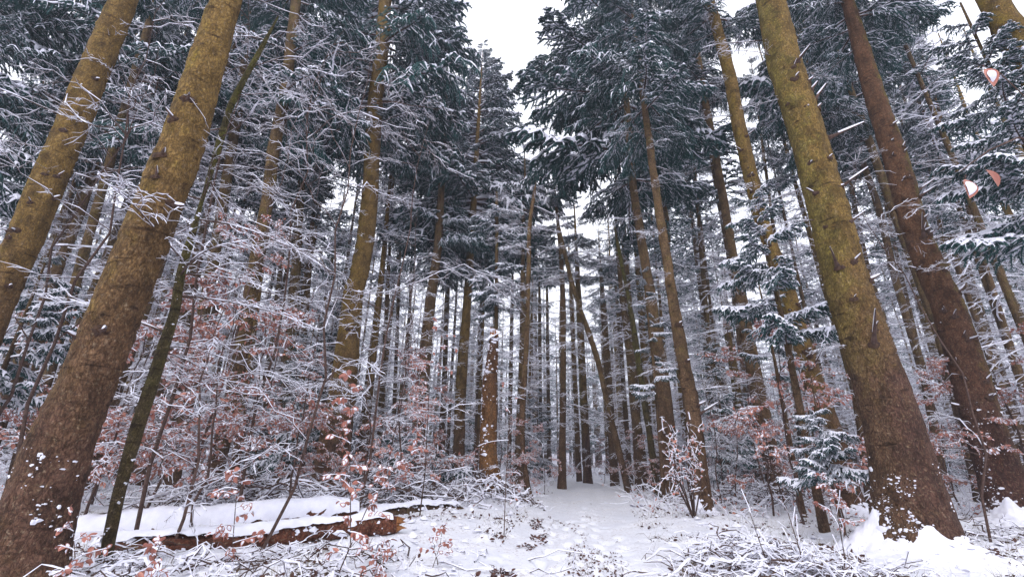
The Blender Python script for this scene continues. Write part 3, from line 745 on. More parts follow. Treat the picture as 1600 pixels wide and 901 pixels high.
young('young spruce with thick drooping snow boughs behind the massive rooted spruce', 1262, 700, 7.6, (2.9, 6.0), .8, 22, (PI * .62, PI * 1.6), 21, r=.07)
young('knee high snow loaded spruce sapling against the massive rooted spruce', 1312, 790, 6.6, (.75, 1.7), .42, 22, (PI * .6, PI * 1.7), 22, r=.02)
young('snow heavy young spruce close behind the curving yellow olive trunk', 1235, 700, 9.2, (2.6, 4.6), .5, 10, (0, 2 * PI), 23)
young('young snowy spruce in front of the broad grey brown trunk', 1030, 700, 11.5, (2.5, 6.0), .45, 18, (0, 2 * PI), 24)
young('young snowy spruce between the dark thick trunk and the tall grey brown spruce', 500, 700, 15, (1.0, 6.5), .9, 34, (0, 2 * PI), 25)
young('snowy spruce with low boughs behind the fallen log', 655, 700, 12.5, (.5, 1.6), .9, 16, (0, 2 * PI), 26)
young('dark young spruce at the left margin under the olive barked spruce', -10, 600, 7.5, (1.6, 4.2), .7, 24, (0, 2 * PI), 27)
young('spruce with heavy dark snow boughs hanging in from the right margin', 1690, 400, 6.6, (4.4, 9.5), .9, 36, (PI * .55, PI * 1.6), 28, r=.1)

# ------------------------------------------------------------------ leafless saplings and beeches
def sapling_parts(H, seed, limbs=11, limb_l=.4, leafy=0.0, lsize=.055, arch=.35, r0=None, thin=1.0):
    g = np.random.default_rng(seed); st, tw, lf = MB(), MB(), MB()
    s = np.linspace(0, 1, 12); wx, wy = np.cumsum(g.normal(size=(2, 12)) * H * .012, 1)
    main = np.stack([wx, wy, H * s], -1); main[0, :2] = 0; main[0, 2] = -.1; r0 = r0 or .006 + .004 * H
    tubes(st, main[None], np.linspace(r0, .003, 12)[None], 7, 0)
    t = np.sort(g.uniform(.15, .98, limbs)); p, d = along(main, t); az = g.uniform(0, 2 * np.pi, limbs)
    el = g.uniform(.15, .9, limbs)
    dl = np.stack([np.cos(az) * np.cos(el), np.sin(az) * np.cos(el), np.sin(el)], -1)
    ll = H * limb_l * (1.05 - .6 * t) * g.uniform(.6, 1.2, limbs)
    lim = shoots(p, dl, ll, 9, g.uniform(.1, arch * 2, limbs), g, .12)
    tubes(tw, lim, np.tile(np.linspace(r0 * .42, .0025, 9), (limbs, 1)), 4, 0)
    sets = [(lim, .007 + r0 * .3)]
    cur, lens, PP = lim, ll, []
    for lev, (ns, fr) in enumerate(((7, .42), (5, .42))):
        PS, DS, LS = [], [], []
        for i in range(len(cur)):
            tt = np.sort(g.uniform(.2, .97, ns)); pp, dd = along(cur[i], tt)
            s2 = perp(dd) * np.where(np.arange(ns) % 2, 1, -1)[:, None]
            PS.append(pp); DS.append(norm(dd + s2 * g.uniform(.5, 1.1, (ns, 1)) + g.normal(size=pp.shape) * .22)); LS.append(lens[i] * fr * (1.1 - .6 * tt) * g.uniform(.5, 1.3, ns))
        PS, DS, LS = np.concatenate(PS), np.concatenate(DS), np.concatenate(LS)
        n = 5 if lev == 0 else 3; cur = shoots(PS, DS, LS, n, g.uniform(-.1, .4, len(LS)), g, .2); lens = LS
        tubes(tw, cur, np.tile(np.linspace(.0036, .0018, n) * thin, (len(cur), 1)), 3, 0)
        sets.append((cur, .0085 if lev == 0 else .0062))
        if leafy and lev == 1 or leafy and lev == 0: PP.append(cur)
    for G, wd in sets:
        k, n, _ = G.shape; W = wd * .56 * thin * g.uniform(.3, 1.3, (k, n)); W[:, -1] *= .4
        W = W * (g.random((k, 1)) < .78) * (1 if n > 8 else 1) + .0008; arches(tw, G, W, W * g.uniform(.8, 1.4, (k, n)), 1, lift=np.full((k, n), .0015))
    if leafy:
        LP, LD = [], []
        for G in PP:
            k, n, _ = G.shape; x = (g.random((k, 5)) * .8 + .2) * (n - 1) * .999; i = x.astype(int); f = (x - i)[..., None]
            a_ = np.arange(k)[:, None]; Q = G[a_, i] * (1 - f) + G[a_, i + 1] * f; T = norm(G[a_, i + 1] - G[a_, i])
            sel = g.random((k, 5)) < leafy; Q, T = Q[sel], T[sel]
            LP.append(Q); LD.append(norm(T * .8 + g.normal(size=T.shape) * .6 + np.array([0, 0, -.7])))
        LP, LD = np.concatenate(LP), np.concatenate(LD)
        leaves(lf, LP, LD, lsize, 0, 1, .7, g)
    return (st.mesh('stem', ['twig']), tw.mesh('twigs', ['twig', 'snow']), lf.mesh('leaves', ['leaf', 'snow']) if leafy else None)


TALL = [sapling_parts(8.5, 300 + i, 13, .34, 0, arch=.25, thin=1.0, r0=.024) for i in range(4)]
BUSH = [sapling_parts(3.2, 320 + i, 11, .42, 0, arch=.3) for i in range(3)]
BEECH = [sapling_parts(3.4, 340 + i, 13, .42, .8, .06, arch=.2) for i in range(4)]
BEECHT = [sapling_parts(5.5, 360 + i, 14, .36, .55, .065, arch=.2) for i in range(2)]
SMALL = [sapling_parts(1.3, 380 + i, 8, .42, .85, .055, arch=.15, r0=.006) for i in range(3)]


def sapling(kind, var, x, y, s, rz, name, label, cat, group, lean=(0, 0)):
    root = empty(name, Vector((x, y, gz(x, y))), label, cat, group); root.rotation_euler = (lean[0], lean[1], rz)
    for nm, me in zip(('stem', 'twigs', 'leaves'), kind[var % len(kind)]):
        if me: tag(obj(nm, me, root, (0, 0, 0), None, s), kind='stuff' if nm != 'stem' else None)
    return root


def clear(x, y, margin): return abs(x - path_x(y)) > PATH_HALF - .25 + margin


SP = [  # kind, u, D, scale, label
    (TALL, 250, 5.6, 1.0, 'tall leafless sapling arching over the mossy one'), (TALL, 435, 5.5, .8, 'tall leafless sapling with long snowy arcs left of the tall grey brown spruce'),
    (TALL, 395, 7.2, 1.1, 'tall snowy leafless sapling before the dark spruce'), (TALL, 60, 5.2, .9, 'leafless sapling between both left foreground trunks'), (TALL, 570, 8.5, 1.0, 'leafless sapling with fine snowy twigs before the tall grey brown spruce'),
    (TALL, 650, 9.5, .8, 'leafless snowy sapling in front of the reddish spruce trunk'), (TALL, 325, 9.0, 1.15, 'leafless snowy sapling rising behind the mossy sapling trunk'), (TALL, -60, 7.0, 1.1, 'leafless snowy sapling at the left margin behind the foreground trunks'),
    (BUSH, 305, 5.4, 1.0, 'leafless bush with pale forking twigs before the fallen log'), (BUSH, 480, 7.4, 1.0, 'leafless snow laden bush behind the log, left part'), (BUSH, 165, 6.5, 1.0, 'leafless bush directly behind the mossy sapling foot'),
    (BUSH, 570, 9.0, 1.1, 'snowy bush at the foot of the tall grey brown spruce'), (BUSH, 1290, 7.4, .8, 'leafless many twigged shrub behind the snow loaded spruce sapling'), (BUSH, 1210, 10, .9, 'snowy leafless shrub beside the slim spruce foot'),
    (TALL, 1500, 6.6, .7, 'leafless thin sapling between the massive spruce and the red brown one'), (TALL, 1600, 9.5, 1.0, 'snowy leafless sapling before the right margin'), (TALL, 1190, 12, .8, 'snowy leafless sapling before the broken trunk'),
    (BEECH, 330, 6.6, 1.0, 'copper leaved beech sapling over the left end of the log'), (BEECH, 250, 7.6, 1.15, 'copper leaved beech behind the mossy sapling'), (BEECH, 395, 8.5, 1.15, 'copper leaved beech behind the middle of the log'),
    (BEECHT, 320, 8.2, 1.0, 'tallest copper leaved beech of the left thicket'), (BEECH, 610, 9.4, .85, 'pinkish leaved beech behind the right end of the log'), (BEECH, 690, 11, .8, 'low pink leaved beech left of the snag'),
    (BEECH, 645, 12.5, 1.2, 'pink leaved beech in front of the reddish trunk'), (BEECH, 800, 11.5, .55, 'low pink leaved beech right of the snag'), (BEECH, 850, 14, .55, 'low pink leaved beech beside the leafless tree'),
    (BEECH, 990, 15, .6, 'low pink leaved beech at the bank of the path end'), (BEECH, 1030, 13, .5, 'pink leaved beech brush at the foot of the broad grey brown trunk'), (BEECH, 1190, 9.5, 1.0, 'pink leaved beech between the red brown spruce and the slim one'),
    (BEECH, 1235, 8.3, 1.05, 'copper leaved beech before the yellow olive curving spruce'), (BEECHT, 1265, 11, .8, 'tall copper leaved beech behind the curving spruce'), (BEECH, 1500, 8.8, .9, 'copper leaved beech in the gap right of the massive spruce'),
    (BEECH, 1475, 11, 1.0, 'faded beech far back in the gap right of the massive spruce'), (BEECH, 1680, 9, 1.1, 'copper leaved beech beyond the right margin trunk'), (BEECH, 90, 6.4, 1.0, 'copper leaved beech between the left foreground trunks'),
    (BEECH, -40, 8.5, 1.2, 'copper leaved beech at the left margin'), (BEECH, 480, 10.5, 1.0, 'copper leaved beech left of the tall grey brown spruce foot'), (BEECH, 170, 9.5, 1.3, 'copper leaved beech far behind the mossy sapling foot'),
    (BEECH, 880, 19, .5, 'low frosted beech under the thin spruce at the path end'), (BEECH, 940, 21, .6, 'low frosted beech closing the path end'), (BEECH, 1110, 15, .7, 'frosted beech behind the red brown spruce foot'),
]
for i, (kind, u, D, s, lab) in enumerate(SP):
    p = at(u, 700, D); x = p.x
    if not clear(x, D, .1): x = path_x(D) + math.copysign(PATH_HALF + .3, x - path_x(D))
    nm = 'beech_sapling' if kind in (BEECH, BEECHT) else 'leafless_sapling' if kind is TALL else 'leafless_bush'
    sapling(kind, i, x, D, s, i * 2.4, nm, lab, 'bush' if kind is BUSH else 'sapling', 'beeches with copper leaves' if kind in (BEECH, BEECHT) else 'leafless undergrowth')

# foreground beeches whose leaves can be told apart: every leaf an object
gl = np.random.default_rng(5)
LEAFM = []


def leaf_mesh(seed, L, cover):
    g = np.random.default_rng(400 + seed); mb = MB(); t = np.linspace(0, 1, 9); wd = L * .31 * np.sin(np.pi * t ** .85) ** .8; wd[-1] = 0
    z = -.25 * L * t ** 2 * g.uniform(0, 1.2); y = L * .06 * np.sin(t * 3)
    rows = [np.stack([L * t, y + wd * q, z + abs(q) * wd * .35 + .012 * L * np.sin(t * 25) * abs(q)], -1) for q in (-1, -.5, 0, .5, 1)]
    V = np.stack(rows, 1); i = (np.arange(8) * 5)[:, None]; j = np.arange(4)[None]; Q = np.stack([i + j, i + j + 1, i + 5 + j + 1, i + 5 + j], -1)
    mb.quads(V, Q, 0)
    if cover:
        c = V.mean((0, 1)); S_ = c + (V - c) * np.array([cover, cover, 1]) + np.array([0, 0, 1.]) * (.02 + .16 * np.array([0, .8, 1, .8, 0])[None, :, None] * (np.sin(np.pi * t) ** .5)[:, None, None]) * L
        S_[..., 2] += fbm(S_.reshape(-1, 3) * 90, 2, seed).reshape(9, 5) * .05 * L; mb.quads(S_, Q, 1)
    mb.tris([[-.012, 0, .004], [-.012, .0012, .004], [.002, 0, 0]], [[0, 1, 2]], 0)
    return mb.mesh('leaf', ['leaf', 'snow'], smooth=True)


for i in range(5):
    LEAFM.append(leaf_mesh(i, .062, .0 if i == 4 else (.72, .62, .5, .65)[i]))


def leafy_stem(label, pts, nb, seed, n_leaf, spread=.35, lsize=1.0, r=.006, az=None, zr=(.25, 1)):
    g = np.random.default_rng(seed); base = Vector(pts[0]); root = empty('beech_seedling', base, label, 'sapling')
    P = np.array([list(Vector(p) - base) for p in pts])
    ti = np.linspace(0, len(P) - 1, 10); main = np.stack([np.interp(ti, np.arange(len(P)), P[:, k]) for k in range(3)], -1)
    mb = MB(); tubes(mb, main[None], np.linspace(r, .002, 10)[None], 6, 0); obj('stem', mb.mesh('stem', ['twig']), root)
    t = np.linspace(zr[0], zr[1], nb); p, d = along(main, t); a = g.uniform(0, 2 * PI, nb) if az is None else g.uniform(az[0], az[1], nb)
    dl = norm(np.stack([np.cos(a), np.sin(a), g.uniform(.1, .7, nb)], -1)); L = spread * g.uniform(.5, 1.1, nb) * (1.15 - .6 * t)
    G = shoots(p, dl, L, 5, g.uniform(.1, .5, nb), g, .06)
    mb = MB(); tubes(mb, G, np.tile(np.linspace(.0032, .0016, 5), (nb, 1)), 4, 0)
    W = .006 * g.uniform(.5, 1.2, (nb, 5)); arches(mb, G, W, W, 1, lift=np.full((nb, 5), .001)); tag(obj('twigs', mb.mesh('twigs', ['twig', 'snow']), root), kind='stuff')
    for k in range(n_leaf):
        b = g.integers(nb); q, dd = along(G[b], np.array([g.uniform(.15, 1.0)])); dirv = norm(dd[0] * .5 + g.normal(size=3) * .55 + np.array([0, 0, -.55]))
        rot = (Vector(dirv).to_track_quat('X', 'Z') @ Euler((g.uniform(-1.5, 1.5), 0, 0)).to_quaternion()).to_euler()
        obj('leaf', LEAFM[g.integers(5)], root, q[0], rot, lsize * g.uniform(.8, 1.2))
    return root


def gp(u, D): p = at(u, 700, D); return (p.x, D, gz(p.x, D))


def hi(u, v, D): return tuple(at(u, v, D))


leafy_stem('upright beech seedling with large snow dusted copper leaves before the log', [gp(551, 4.3), hi(548, 850, 4.3), hi(547, 720, 4.25), hi(548, 590, 4.2)], 18, 1, 130, .30)
leafy_stem('low beech seedling with hanging snowy leaves at the log middle', [gp(368, 4.6), hi(362, 870, 4.6), hi(368, 790, 4.6), hi(375, 735, 4.55)], 14, 2, 110, .30)
leafy_stem('bent beech seedling reaching right over the log toward the mound', [gp(556, 4.7), hi(575, 790, 4.8), hi(615, 735, 5.1), hi(660, 690, 5.3)], 12, 3, 90, .30)
leafy_stem('small red leaved seedling standing in clean snow left of the path', [gp(688, 4.9), hi(688, 850, 4.9), hi(692, 820, 4.9)], 8, 4, 46, .20, .8, .004)
leafy_stem('straight thin stem with few leaves left of the path', [gp(790, 6.7), hi(790, 760, 6.7), hi(797, 650, 6.7), hi(800, 600, 6.7)], 6, 5, 16, .5, .9, .008)
leafy_stem('thin dark stem rising right of the log end with pinkish leaves high up', [gp(664, 7.6), hi(664, 740, 7.6), hi(670, 620, 7.6), hi(680, 500, 7.6)], 16, 6, 90, .7, 1.0, .012, zr=(.4, 1))
leafy_stem('copper leaf brush at the left foot of the massive rooted spruce', [gp(1300, 6.0), hi(1298, 800, 6.0), hi(1292, 740, 6.0)], 12, 7, 120, .3, .8, .005)
leafy_stem('snow dusted leafy twigs in the lower left corner of the frame', [gp(230, 3.6), hi(235, 890, 3.6), hi(250, 850, 3.6)], 8, 8, 60, .3, .9, .005)
leafy_stem('low red brown seedling before the orange log end', [gp(600, 4.4), hi(596, 885, 4.4), hi(590, 850, 4.4)], 9, 9, 70, .25, .9, .005)
leafy_stem('beech seedling covered in snow at the foot of the thickest left spruce', [gp(120, 3.7), hi(118, 880, 3.7), hi(112, 800, 3.7)], 9, 10, 60, .22, .8, .005)
def face_rot(d, nrm):
    X_ = Vector(d).normalized(); Y_ = Vector(nrm).cross(X_).normalized(); Z_ = X_.cross(Y_)
    return Matrix((X_, Y_, Z_)).transposed().to_euler()


# the close twig hanging in from the right with three large leaves
tw0 = Vector(hi(1720, 250, .95)); root = empty('beech_twig', tw0, 'thin twig with three big snow covered orange leaves hanging in close at right', 'twig')
mb = MB(); Pt = np.array([list(Vector(hi(u, v, .95)) - tw0) for u, v in ((1720, 250), (1650, 225), (1590, 215), (1545, 235), (1500, 268))])
tubes(mb, Pt[None], np.array([[.0034, .003, .0024, .0018, .0012]]), 6, 0)
obj('stem', mb.mesh('stem', ['twig']), root)
for (u, v), dv, s_, k in (((1508, 280), (-.2, -.1, -1), .95, 0), ((1540, 265), (.25, -.1, -1), .85, 4), ((1538, 108), (.3, 0, -1), .9, 1)):
    o = obj('leaf', LEAFM[k], root, Vector(hi(u, v, .95)) - tw0, face_rot(dv, (.15, -1, .35) if k != 1 else (-.3, -.9, .3)), s_)
mb = MB(); Pt = np.array([list(Vector(hi(u, v, .95)) - tw0) for u, v in ((1650, 225), (1600, 150), (1560, 112), (1537, 108))])
tubes(mb, Pt[None], np.array([[.0016, .0014, .0012, .001]]), 6, 0); obj('side_stem', mb.mesh('side_stem', ['twig']), root)

# multi-stemmed bush in front of the straight red brown spruce
bx = gp(1072, 8.6); root = empty('leafless_bush', bx, 'multi stemmed bush with snow clumps in front of the straight red brown spruce', 'bush')
mb = MB(); ms = MB(); g = np.random.default_rng(77); PPs = []
for k in range(9):
    top = Vector(hi(1068 + g.uniform(-35, 25), g.uniform(650, 720), 8.6 + g.uniform(-.4, .4))) - Vector(bx); s = np.linspace(0, 1, 7)[:, None]
    G = np.array(top)[None] * s + np.array([g.normal() * .1, g.normal() * .1, .1]) * np.sin(s * 3.1); G[0, 2] = -.05; PPs.append(G)
G = np.array(PPs); tubes(mb, G, np.tile(np.linspace(.014, .005, 7), (9, 1)), 5, 0)
PS, DS = [], []
for gg in PPs:
    p, d = along(gg, np.linspace(.3, 1, 13)); PS.append(p); DS.append(norm(d + g.normal(size=p.shape) * .8))
PS, DS = np.concatenate(PS), np.concatenate(DS); G2 = shoots(PS, DS, g.uniform(.1, .32, len(PS)), 4, g.uniform(.1, .6, len(PS)), g, .15)
PS2 = G2[::2, 2]; G3 = shoots(PS2, norm(g.normal(size=PS2.shape) + np.array([0, 0, .2])), g.uniform(.06, .22, len(PS2)), 4, g.uniform(.1, .5, len(PS2)), g, .15); G2 = np.concatenate([G2, G3])
tubes(mb, G2, np.tile(np.linspace(.004, .002, 4), (len(G2), 1)), 3, 0); W = .007 * g.uniform(.1, 1.4, (len(G2), 4)); arches(ms, G2, W, W * 1.2, 0)
obj('stems', mb.mesh('stems', ['twig']), root); obj('snow', ms.mesh('snow', ['snow']), root)
lf = MB(); leaves(lf, G2[:, 2], norm(g.normal(size=(len(G2), 3)) + np.array([0, 0, -.6])), .06, 0, 1, .8, g); tag(obj('leaves', lf.mesh('leaves', ['leaf', 'snow']), root), kind='stuff')

# ------------------------------------------------------------------ fallen logs
def log(label, a, b, r, m, snow_h, seed, snow_w=1.0, lo=.55, broken=False, name='fallen_log'):
    a, b = Vector(a), Vector(b); L = (b - a).length; root = empty(name, a, label, 'log'); g = np.random.default_rng(seed)
    d = np.array((b - a) / L); n = 70; sides = 22; s = np.linspace(0, 1, n); th = np.arange(sides) / sides * 2 * PI
    S = norm(np.cross(d, [0, 0, 1.])); B = np.cross(S, d); cen = d * (s * L)[:, None] + B * (np.sin(s * 5 + seed) * .03)[:, None]
    rad = r * (1 - .25 * s); dirs = S * np.cos(th)[:, None] + B * np.sin(th)[:, None]
    V = (cen[:, None] + dirs[None] * rad[:, None, None]); q = V.reshape(-1, 3)
    V = V + dirs[None] * (fbm(q * np.array([3, 11, 11]) + seed, 4, seed, .65) * .04 * (r / .16)).reshape(n, sides)[..., None]
    i = (np.arange(n - 1) * sides)[:, None]; j = np.arange(sides)[None]; j2 = (j + 1) % sides; mb = MB()
    mb.quads(V, np.stack([i + j, i + j2, i + sides + j2, i + sides + j], -1), 0); obj('log_trunk', mb.mesh('log_trunk', [m], True), root)
    for e, c0, sg in ((0, cen[0], -1), (n - 1, cen[-1], 1)):     # ragged ends
        mb = MB(); ring = V[e]; c = ring.mean(0) + d * sg * .02; tip = ring + d * sg * (g.uniform(.0, .18 if broken else .02, (sides, 1)) ** 1.5 * 2) - (ring - ring.mean(0)) * g.uniform(.1, .6, (sides, 1))
        VV = np.concatenate([ring, tip, [c]]); T = [[k, (k + 1) % sides, sides + k] for k in range(sides)] + [[(k + 1) % sides, sides + (k + 1) % sides, sides + k] for k in range(sides)] + [[sides + k, sides + (k + 1) % sides, 2 * sides] for k in range(sides)]
        mb.tris(VV, T, 0); obj('broken_end', mb.mesh('broken_end', ['cut' if broken and sg > 0 else 'snow']), root)
    kk = 160; si = g.integers(2, n - 2, kk); tj = g.integers(0, sides, kk); pp = V[si, tj]; ok = (dirs[tj] @ np.array([0, -1., 0])) > .1
    mb = MB(); blobs(mb, pp[ok], dirs[tj][ok] + np.array([0, 0, .5]), r * .22, 0, g, 7); tag(obj('snow_flecks', mb.mesh('snow_flecks', ['snow']), root), kind='stuff')
    # snow lying on the log
    ns = 90; s = np.linspace(.0, 1.0 if lo < 0 else .985, ns); k = 12; th = np.linspace(lo, PI - lo, k)
    cn = d * (s * L)[:, None] + B * (np.sin(s * 5 + seed) * .03)[:, None]; rr = r * (1 - .25 * s)
    lump = fbm(np.stack([s * L * 3, 0 * s, 0 * s + seed], -1), 3, 4); cov = 1 + .35 * lump; wob_ = fbm(np.stack([s * L * 5, 0 * s + 3, 0 * s + seed], -1), 4, 14)
    V = []
    for idx in range(ns):
        th = np.linspace(lo + .22 * wob_[idx], PI - lo + .22 * wob_[::-1][idx], k); ca, sa = np.cos(th), np.sin(th); w_ = rr[idx] * ((1.28 if lo < 0 else 1.10) + .05 * lump[idx]) * snow_w; h_ = (rr[idx] + snow_h * cov[idx] * min(1, (1 - s[idx]) * 14, s[idx] * 14 + .1))
        V.append(cn[idx] + S * (ca * w_)[:, None] + B * (np.sign(sa) * np.abs(sa) ** .8 * h_ * np.where(sa > 0, 1, .6))[:, None])
    V = np.array(V); V += (fbm(V.reshape(-1, 3) * 9, 3, 8) * .012).reshape(ns, k)[..., None] * B
    i = (np.arange(ns - 1) * k)[:, None]; j = np.arange(k - 1)[None]; mb = MB()
    mb.quads(V, np.stack([i + j, i + j + 1, i + k + j + 1, i + k + j], -1), 0); obj('snow_layer', mb.mesh('snow_layer', ['snow'], True), root)
    return root


def gl3(u, v, D, dz=0): p = at(u, v, D); return (p.x, D, p.z + dz)


log('reddish fallen log under thick snow crossing the left foreground, orange broken end', gl3(150, 862, 5.2), gl3(618, 822, 6.3), .13, 'redwood', .07, 3, broken=True)
log('long fallen log wholly capped in smooth snow behind the reddish one', gl3(100, 832, 6.4), gl3(560, 798, 7.6), .18, 'redwood', .07, 4, lo=-.2)
log('short snowed in log ending near the dark holes of the mound', gl3(560, 812, 7.4), gl3(720, 797, 8.8), .13, 'dark', .08, 5)
log('thin snowy pole lying behind the long capped log', gl3(230, 812, 7.8), gl3(480, 775, 9.2), .05, 'dark', .04, 6)
for i, (a, b, lab) in enumerate([((395, 800, 8.0), (436, 745, 8.3), 'snow covered stick leaning left of the dark brush hollow'), ((445, 805, 8.0), (395, 785, 8.3), 'snow covered stick crossing the leaning one'), ((360, 795, 8.2), (470, 780, 8.4), 'lower snowy stick in the dark brush hollow')]):
    log(lab, gl3(*a), gl3(*b), .028, 'dark', .02, 7 + i, name='fallen_branch')

# ------------------------------------------------------------------ brush piles, dead twigs, litter
def twig_heap(name, label, cu, D, rx, ry, n, h, seed, cat='brush pile', rad=.005, mats=('twig', 'snow'), lmin=.12, lmax=.5, flat=.2):
    c = gp(cu, D); g = np.random.default_rng(seed); x = c[0] + g.normal(size=n) * rx; y = D + g.normal(size=n) * ry
    z = gz_np(x, y) + h * g.random(n) * np.exp(-((x - c[0]) / rx / 1.5) ** 2); a = g.uniform(0, 2 * PI, n)
    Dv = norm(np.stack([np.cos(a), np.sin(a) * .7, g.normal(size=n) * flat + .1], -1)); P0 = np.stack([x, y, z], -1) - np.array(c)
    G = shoots(P0, Dv, g.uniform(lmin, lmax, n), 6, g.uniform(.0, .5, n), g, .2)
    G[..., 2] = np.maximum(G[..., 2], gz_np((G[..., 0] + c[0]).ravel(), (G[..., 1] + c[1]).ravel()).reshape(G.shape[:2]) - c[2] - .01)
    mb = MB(); r_ = rad * g.uniform(.5, 1.8, n)[:, None]; tubes(mb, G, r_ * np.linspace(1, .4, 6)[None], 4, 0)
    t = []; ds = []
    for gg in G[: n // 2]:
        p, d = along(gg, np.array([.4, .6, .8])); t.append(p); ds.append(norm(d + g.normal(size=p.shape) * .7))
    G2 = shoots(np.concatenate(t), np.concatenate(ds), g.uniform(.05, .25, len(t) * 3), 3, g.uniform(-.1, .3, len(t) * 3), g, .1)
    tubes(mb, G2, np.tile([rad * .4, rad * .3, rad * .2], (len(G2), 1)), 3, 0)
    ks = g.random(n) < .62; W = ((r_ * 1.15 + .0025) * g.uniform(.2, 1.3, (n, 6)))[ks]; arches(mb, G[ks], W, W * 1.1, 1, lift=(r_ * .3)[ks] + 0 * W)
    W = (rad * .5 + .002) * g.uniform(.3, 1.3, (len(G2), 3)); arches(mb, G2, W, W, 1)
    return tag(obj(name, mb.mesh(name, list(mats)), None, c), label, cat, kind='stuff')


twig_heap('brush_pile', 'heap of snowy dead twigs in the right foreground', 1175, 4.9, .42, .42, 620, .20, 1)
twig_heap('brush_pile', 'loose dead twigs in front of the massive spruce', 1240, 4.7, .5, .5, 160, .10, 2, rad=.004)
twig_heap('brush_pile', 'scattered snowy twigs in the left foreground below the log', 500, 4.6, 1.0, .45, 170, .10, 3, rad=.005, lmax=.6)
twig_heap('brush_pile', 'scattered snowy twigs below the mossy sapling', 250, 4.3, .6, .4, 120, .10, 4, rad=.005, lmax=.6)
twig_heap('brush_pile', 'dark snowy brush behind the capped log', 430, 8.6, .9, .4, 420, .5, 5, rad=.009, lmax=1.3)
twig_heap('brush_pile', 'tangled snowy branches left of the snag mound', 620, 9.8, .9, .5, 420, .6, 6, rad=.009, lmax=1.3)
twig_heap('brush_pile', 'snowy brush between the slim spruce and the broken trunk', 1180, 12, 1.3, .8, 260, .4, 7, rad=.009, lmax=1.3)
twig_heap('brush_pile', 'snowy brush around the snag foot', 765, 10.3, .45, .3, 200, .5, 8, rad=.012, lmax=.5)
twig_heap('brush_pile', 'snowy brush right of the massive rooted spruce', 1540, 6.6, .8, .6, 120, .15, 9, rad=.006, lmax=.8)
for i, (pts, lab) in enumerate([(((1215, 905), (1195, 870), (1172, 800)), 'thin dark bare shoot rising from the twig heap'), (((1258, 900), (1250, 860), (1228, 790)), 'thin bare shoot right of the twig heap'), (((1318, 905), (1320, 870), (1306, 790)), 'bare shoot near the snowed root flare')]):
    q = [hi(u, v, 4.4) for u, v in pts]; b0 = Vector((q[0][0], q[0][1], gz(q[0][0], q[0][1]))); G = np.array([[0, 0, -.03]] + [list(Vector(k) - b0) for k in q[0:]]); mb = MB(); g = np.random.default_rng(i)
    tubes(mb, G[None], np.array([[.006, .006, .005, .003]]), 5, 0); p, d = along(G, np.linspace(.3, .95, 7)); G2 = shoots(p, norm(d + g.normal(size=p.shape) * .6), g.uniform(.08, .3, 7), 4, g.uniform(-.1, .2, 7), g)
    tubes(mb, G2, np.tile([.003, .0025, .002, .001], (7, 1)), 4, 0); W = .004 * np.ones((7, 4)); arches(mb, G2, W, W, 1); tag(obj('bare_shoot', mb.mesh('bare_shoot', ['twig', 'snow']), None, b0), lab, 'twig')

# fallen leaves, clods and grass showing through the snow
g = np.random.default_rng(55)


def scatter(n, xs, ys, test):
    out_ = []
    while sum(len(o) for o in out_) < n:
        y = ys[0] * (ys[1] / ys[0]) ** g.random(n * 2); x = g.uniform(*xs, n * 2) * y; k = test(x, y); out_.append(np.stack([x[k], y[k]], -1))
    return np.concatenate(out_)[:n]


off = lambda x, y: (np.abs(x - path_x(y)) > PATH_HALF * 1.02) & (fbm(np.stack([x * 2.2, y * 2.2, 0 * x], -1), 3, 41) > .2)
on = lambda x, y: (np.abs(x - path_x(y)) < .5) & (fbm(np.stack([x * 2.5, y * 1.2, 0 * x], -1), 2, 9) + .6 * np.exp(-((x - path_x(y) - .05) / .16) ** 2) > .35)
edge = lambda x, y: (np.abs(x - path_x(y) + PATH_HALF * .72 - .10 * np.sin(y * 2.1)) < .10) & (fbm(np.stack([x * 3, y * 2.5, 0 * x], -1), 3, 43) > .05)


def ground_leaves(name, label, pts, size, snow_p, up=.01):
    P = np.stack([pts[:, 0], pts[:, 1], gz_np(pts[:, 0], pts[:, 1]) + up], -1); mb = MB(); n = len(P)
    leaves(mb, P, norm(np.stack([g.normal(size=n), g.normal(size=n), g.uniform(-.1, .6, n)], -1)), size, 0, 1, snow_p, g)
    return tag(obj(name, mb.mesh(name, ['leafdark', 'snow'])), label, 'leaves', kind='stuff')


ground_leaves('fallen_leaves', 'dark fallen leaves poking through the snow beside the path', scatter(6500, (-1.3, 1.3), (2.6, 16), off), .05, .35)
ground_leaves('path_litter', 'dark leaf bits showing along the middle of the snowy path', scatter(1100, (-.3, .5), (2.6, 10), on), .03, .2, .004)
ground_leaves('rut_leaves', 'dark leaves along the left wheel rut of the path', scatter(420, (-.5, .5), (2.6, 9), edge), .045, .3, .006)
for name, label, pts, hgt in (('grass_stems', 'dry grass stems standing in the snow', scatter(5200, (-1.2, 1.2), (2.6, 12), off), .11), ('path_grass', 'short grass tips on the crown of the path', scatter(900, (-.3, .5), (2.6, 9), on), .04)):
    n = len(pts); P = np.stack([pts[:, 0], pts[:, 1], gz_np(pts[:, 0], pts[:, 1]) - .005], -1)
    G = shoots(P, norm(np.stack([g.normal(size=n) * .4, g.normal(size=n) * .4, np.ones(n)], -1)), hgt * g.uniform(.4, 1.6, n), 3, g.uniform(0, .6, n), g)
    mb = MB(); tubes(mb, G, np.tile([.0016, .0012, .0006], (n, 1)), 3, 0); tag(obj(name, mb.mesh(name, ['grass'])), label, 'grass', kind='stuff')
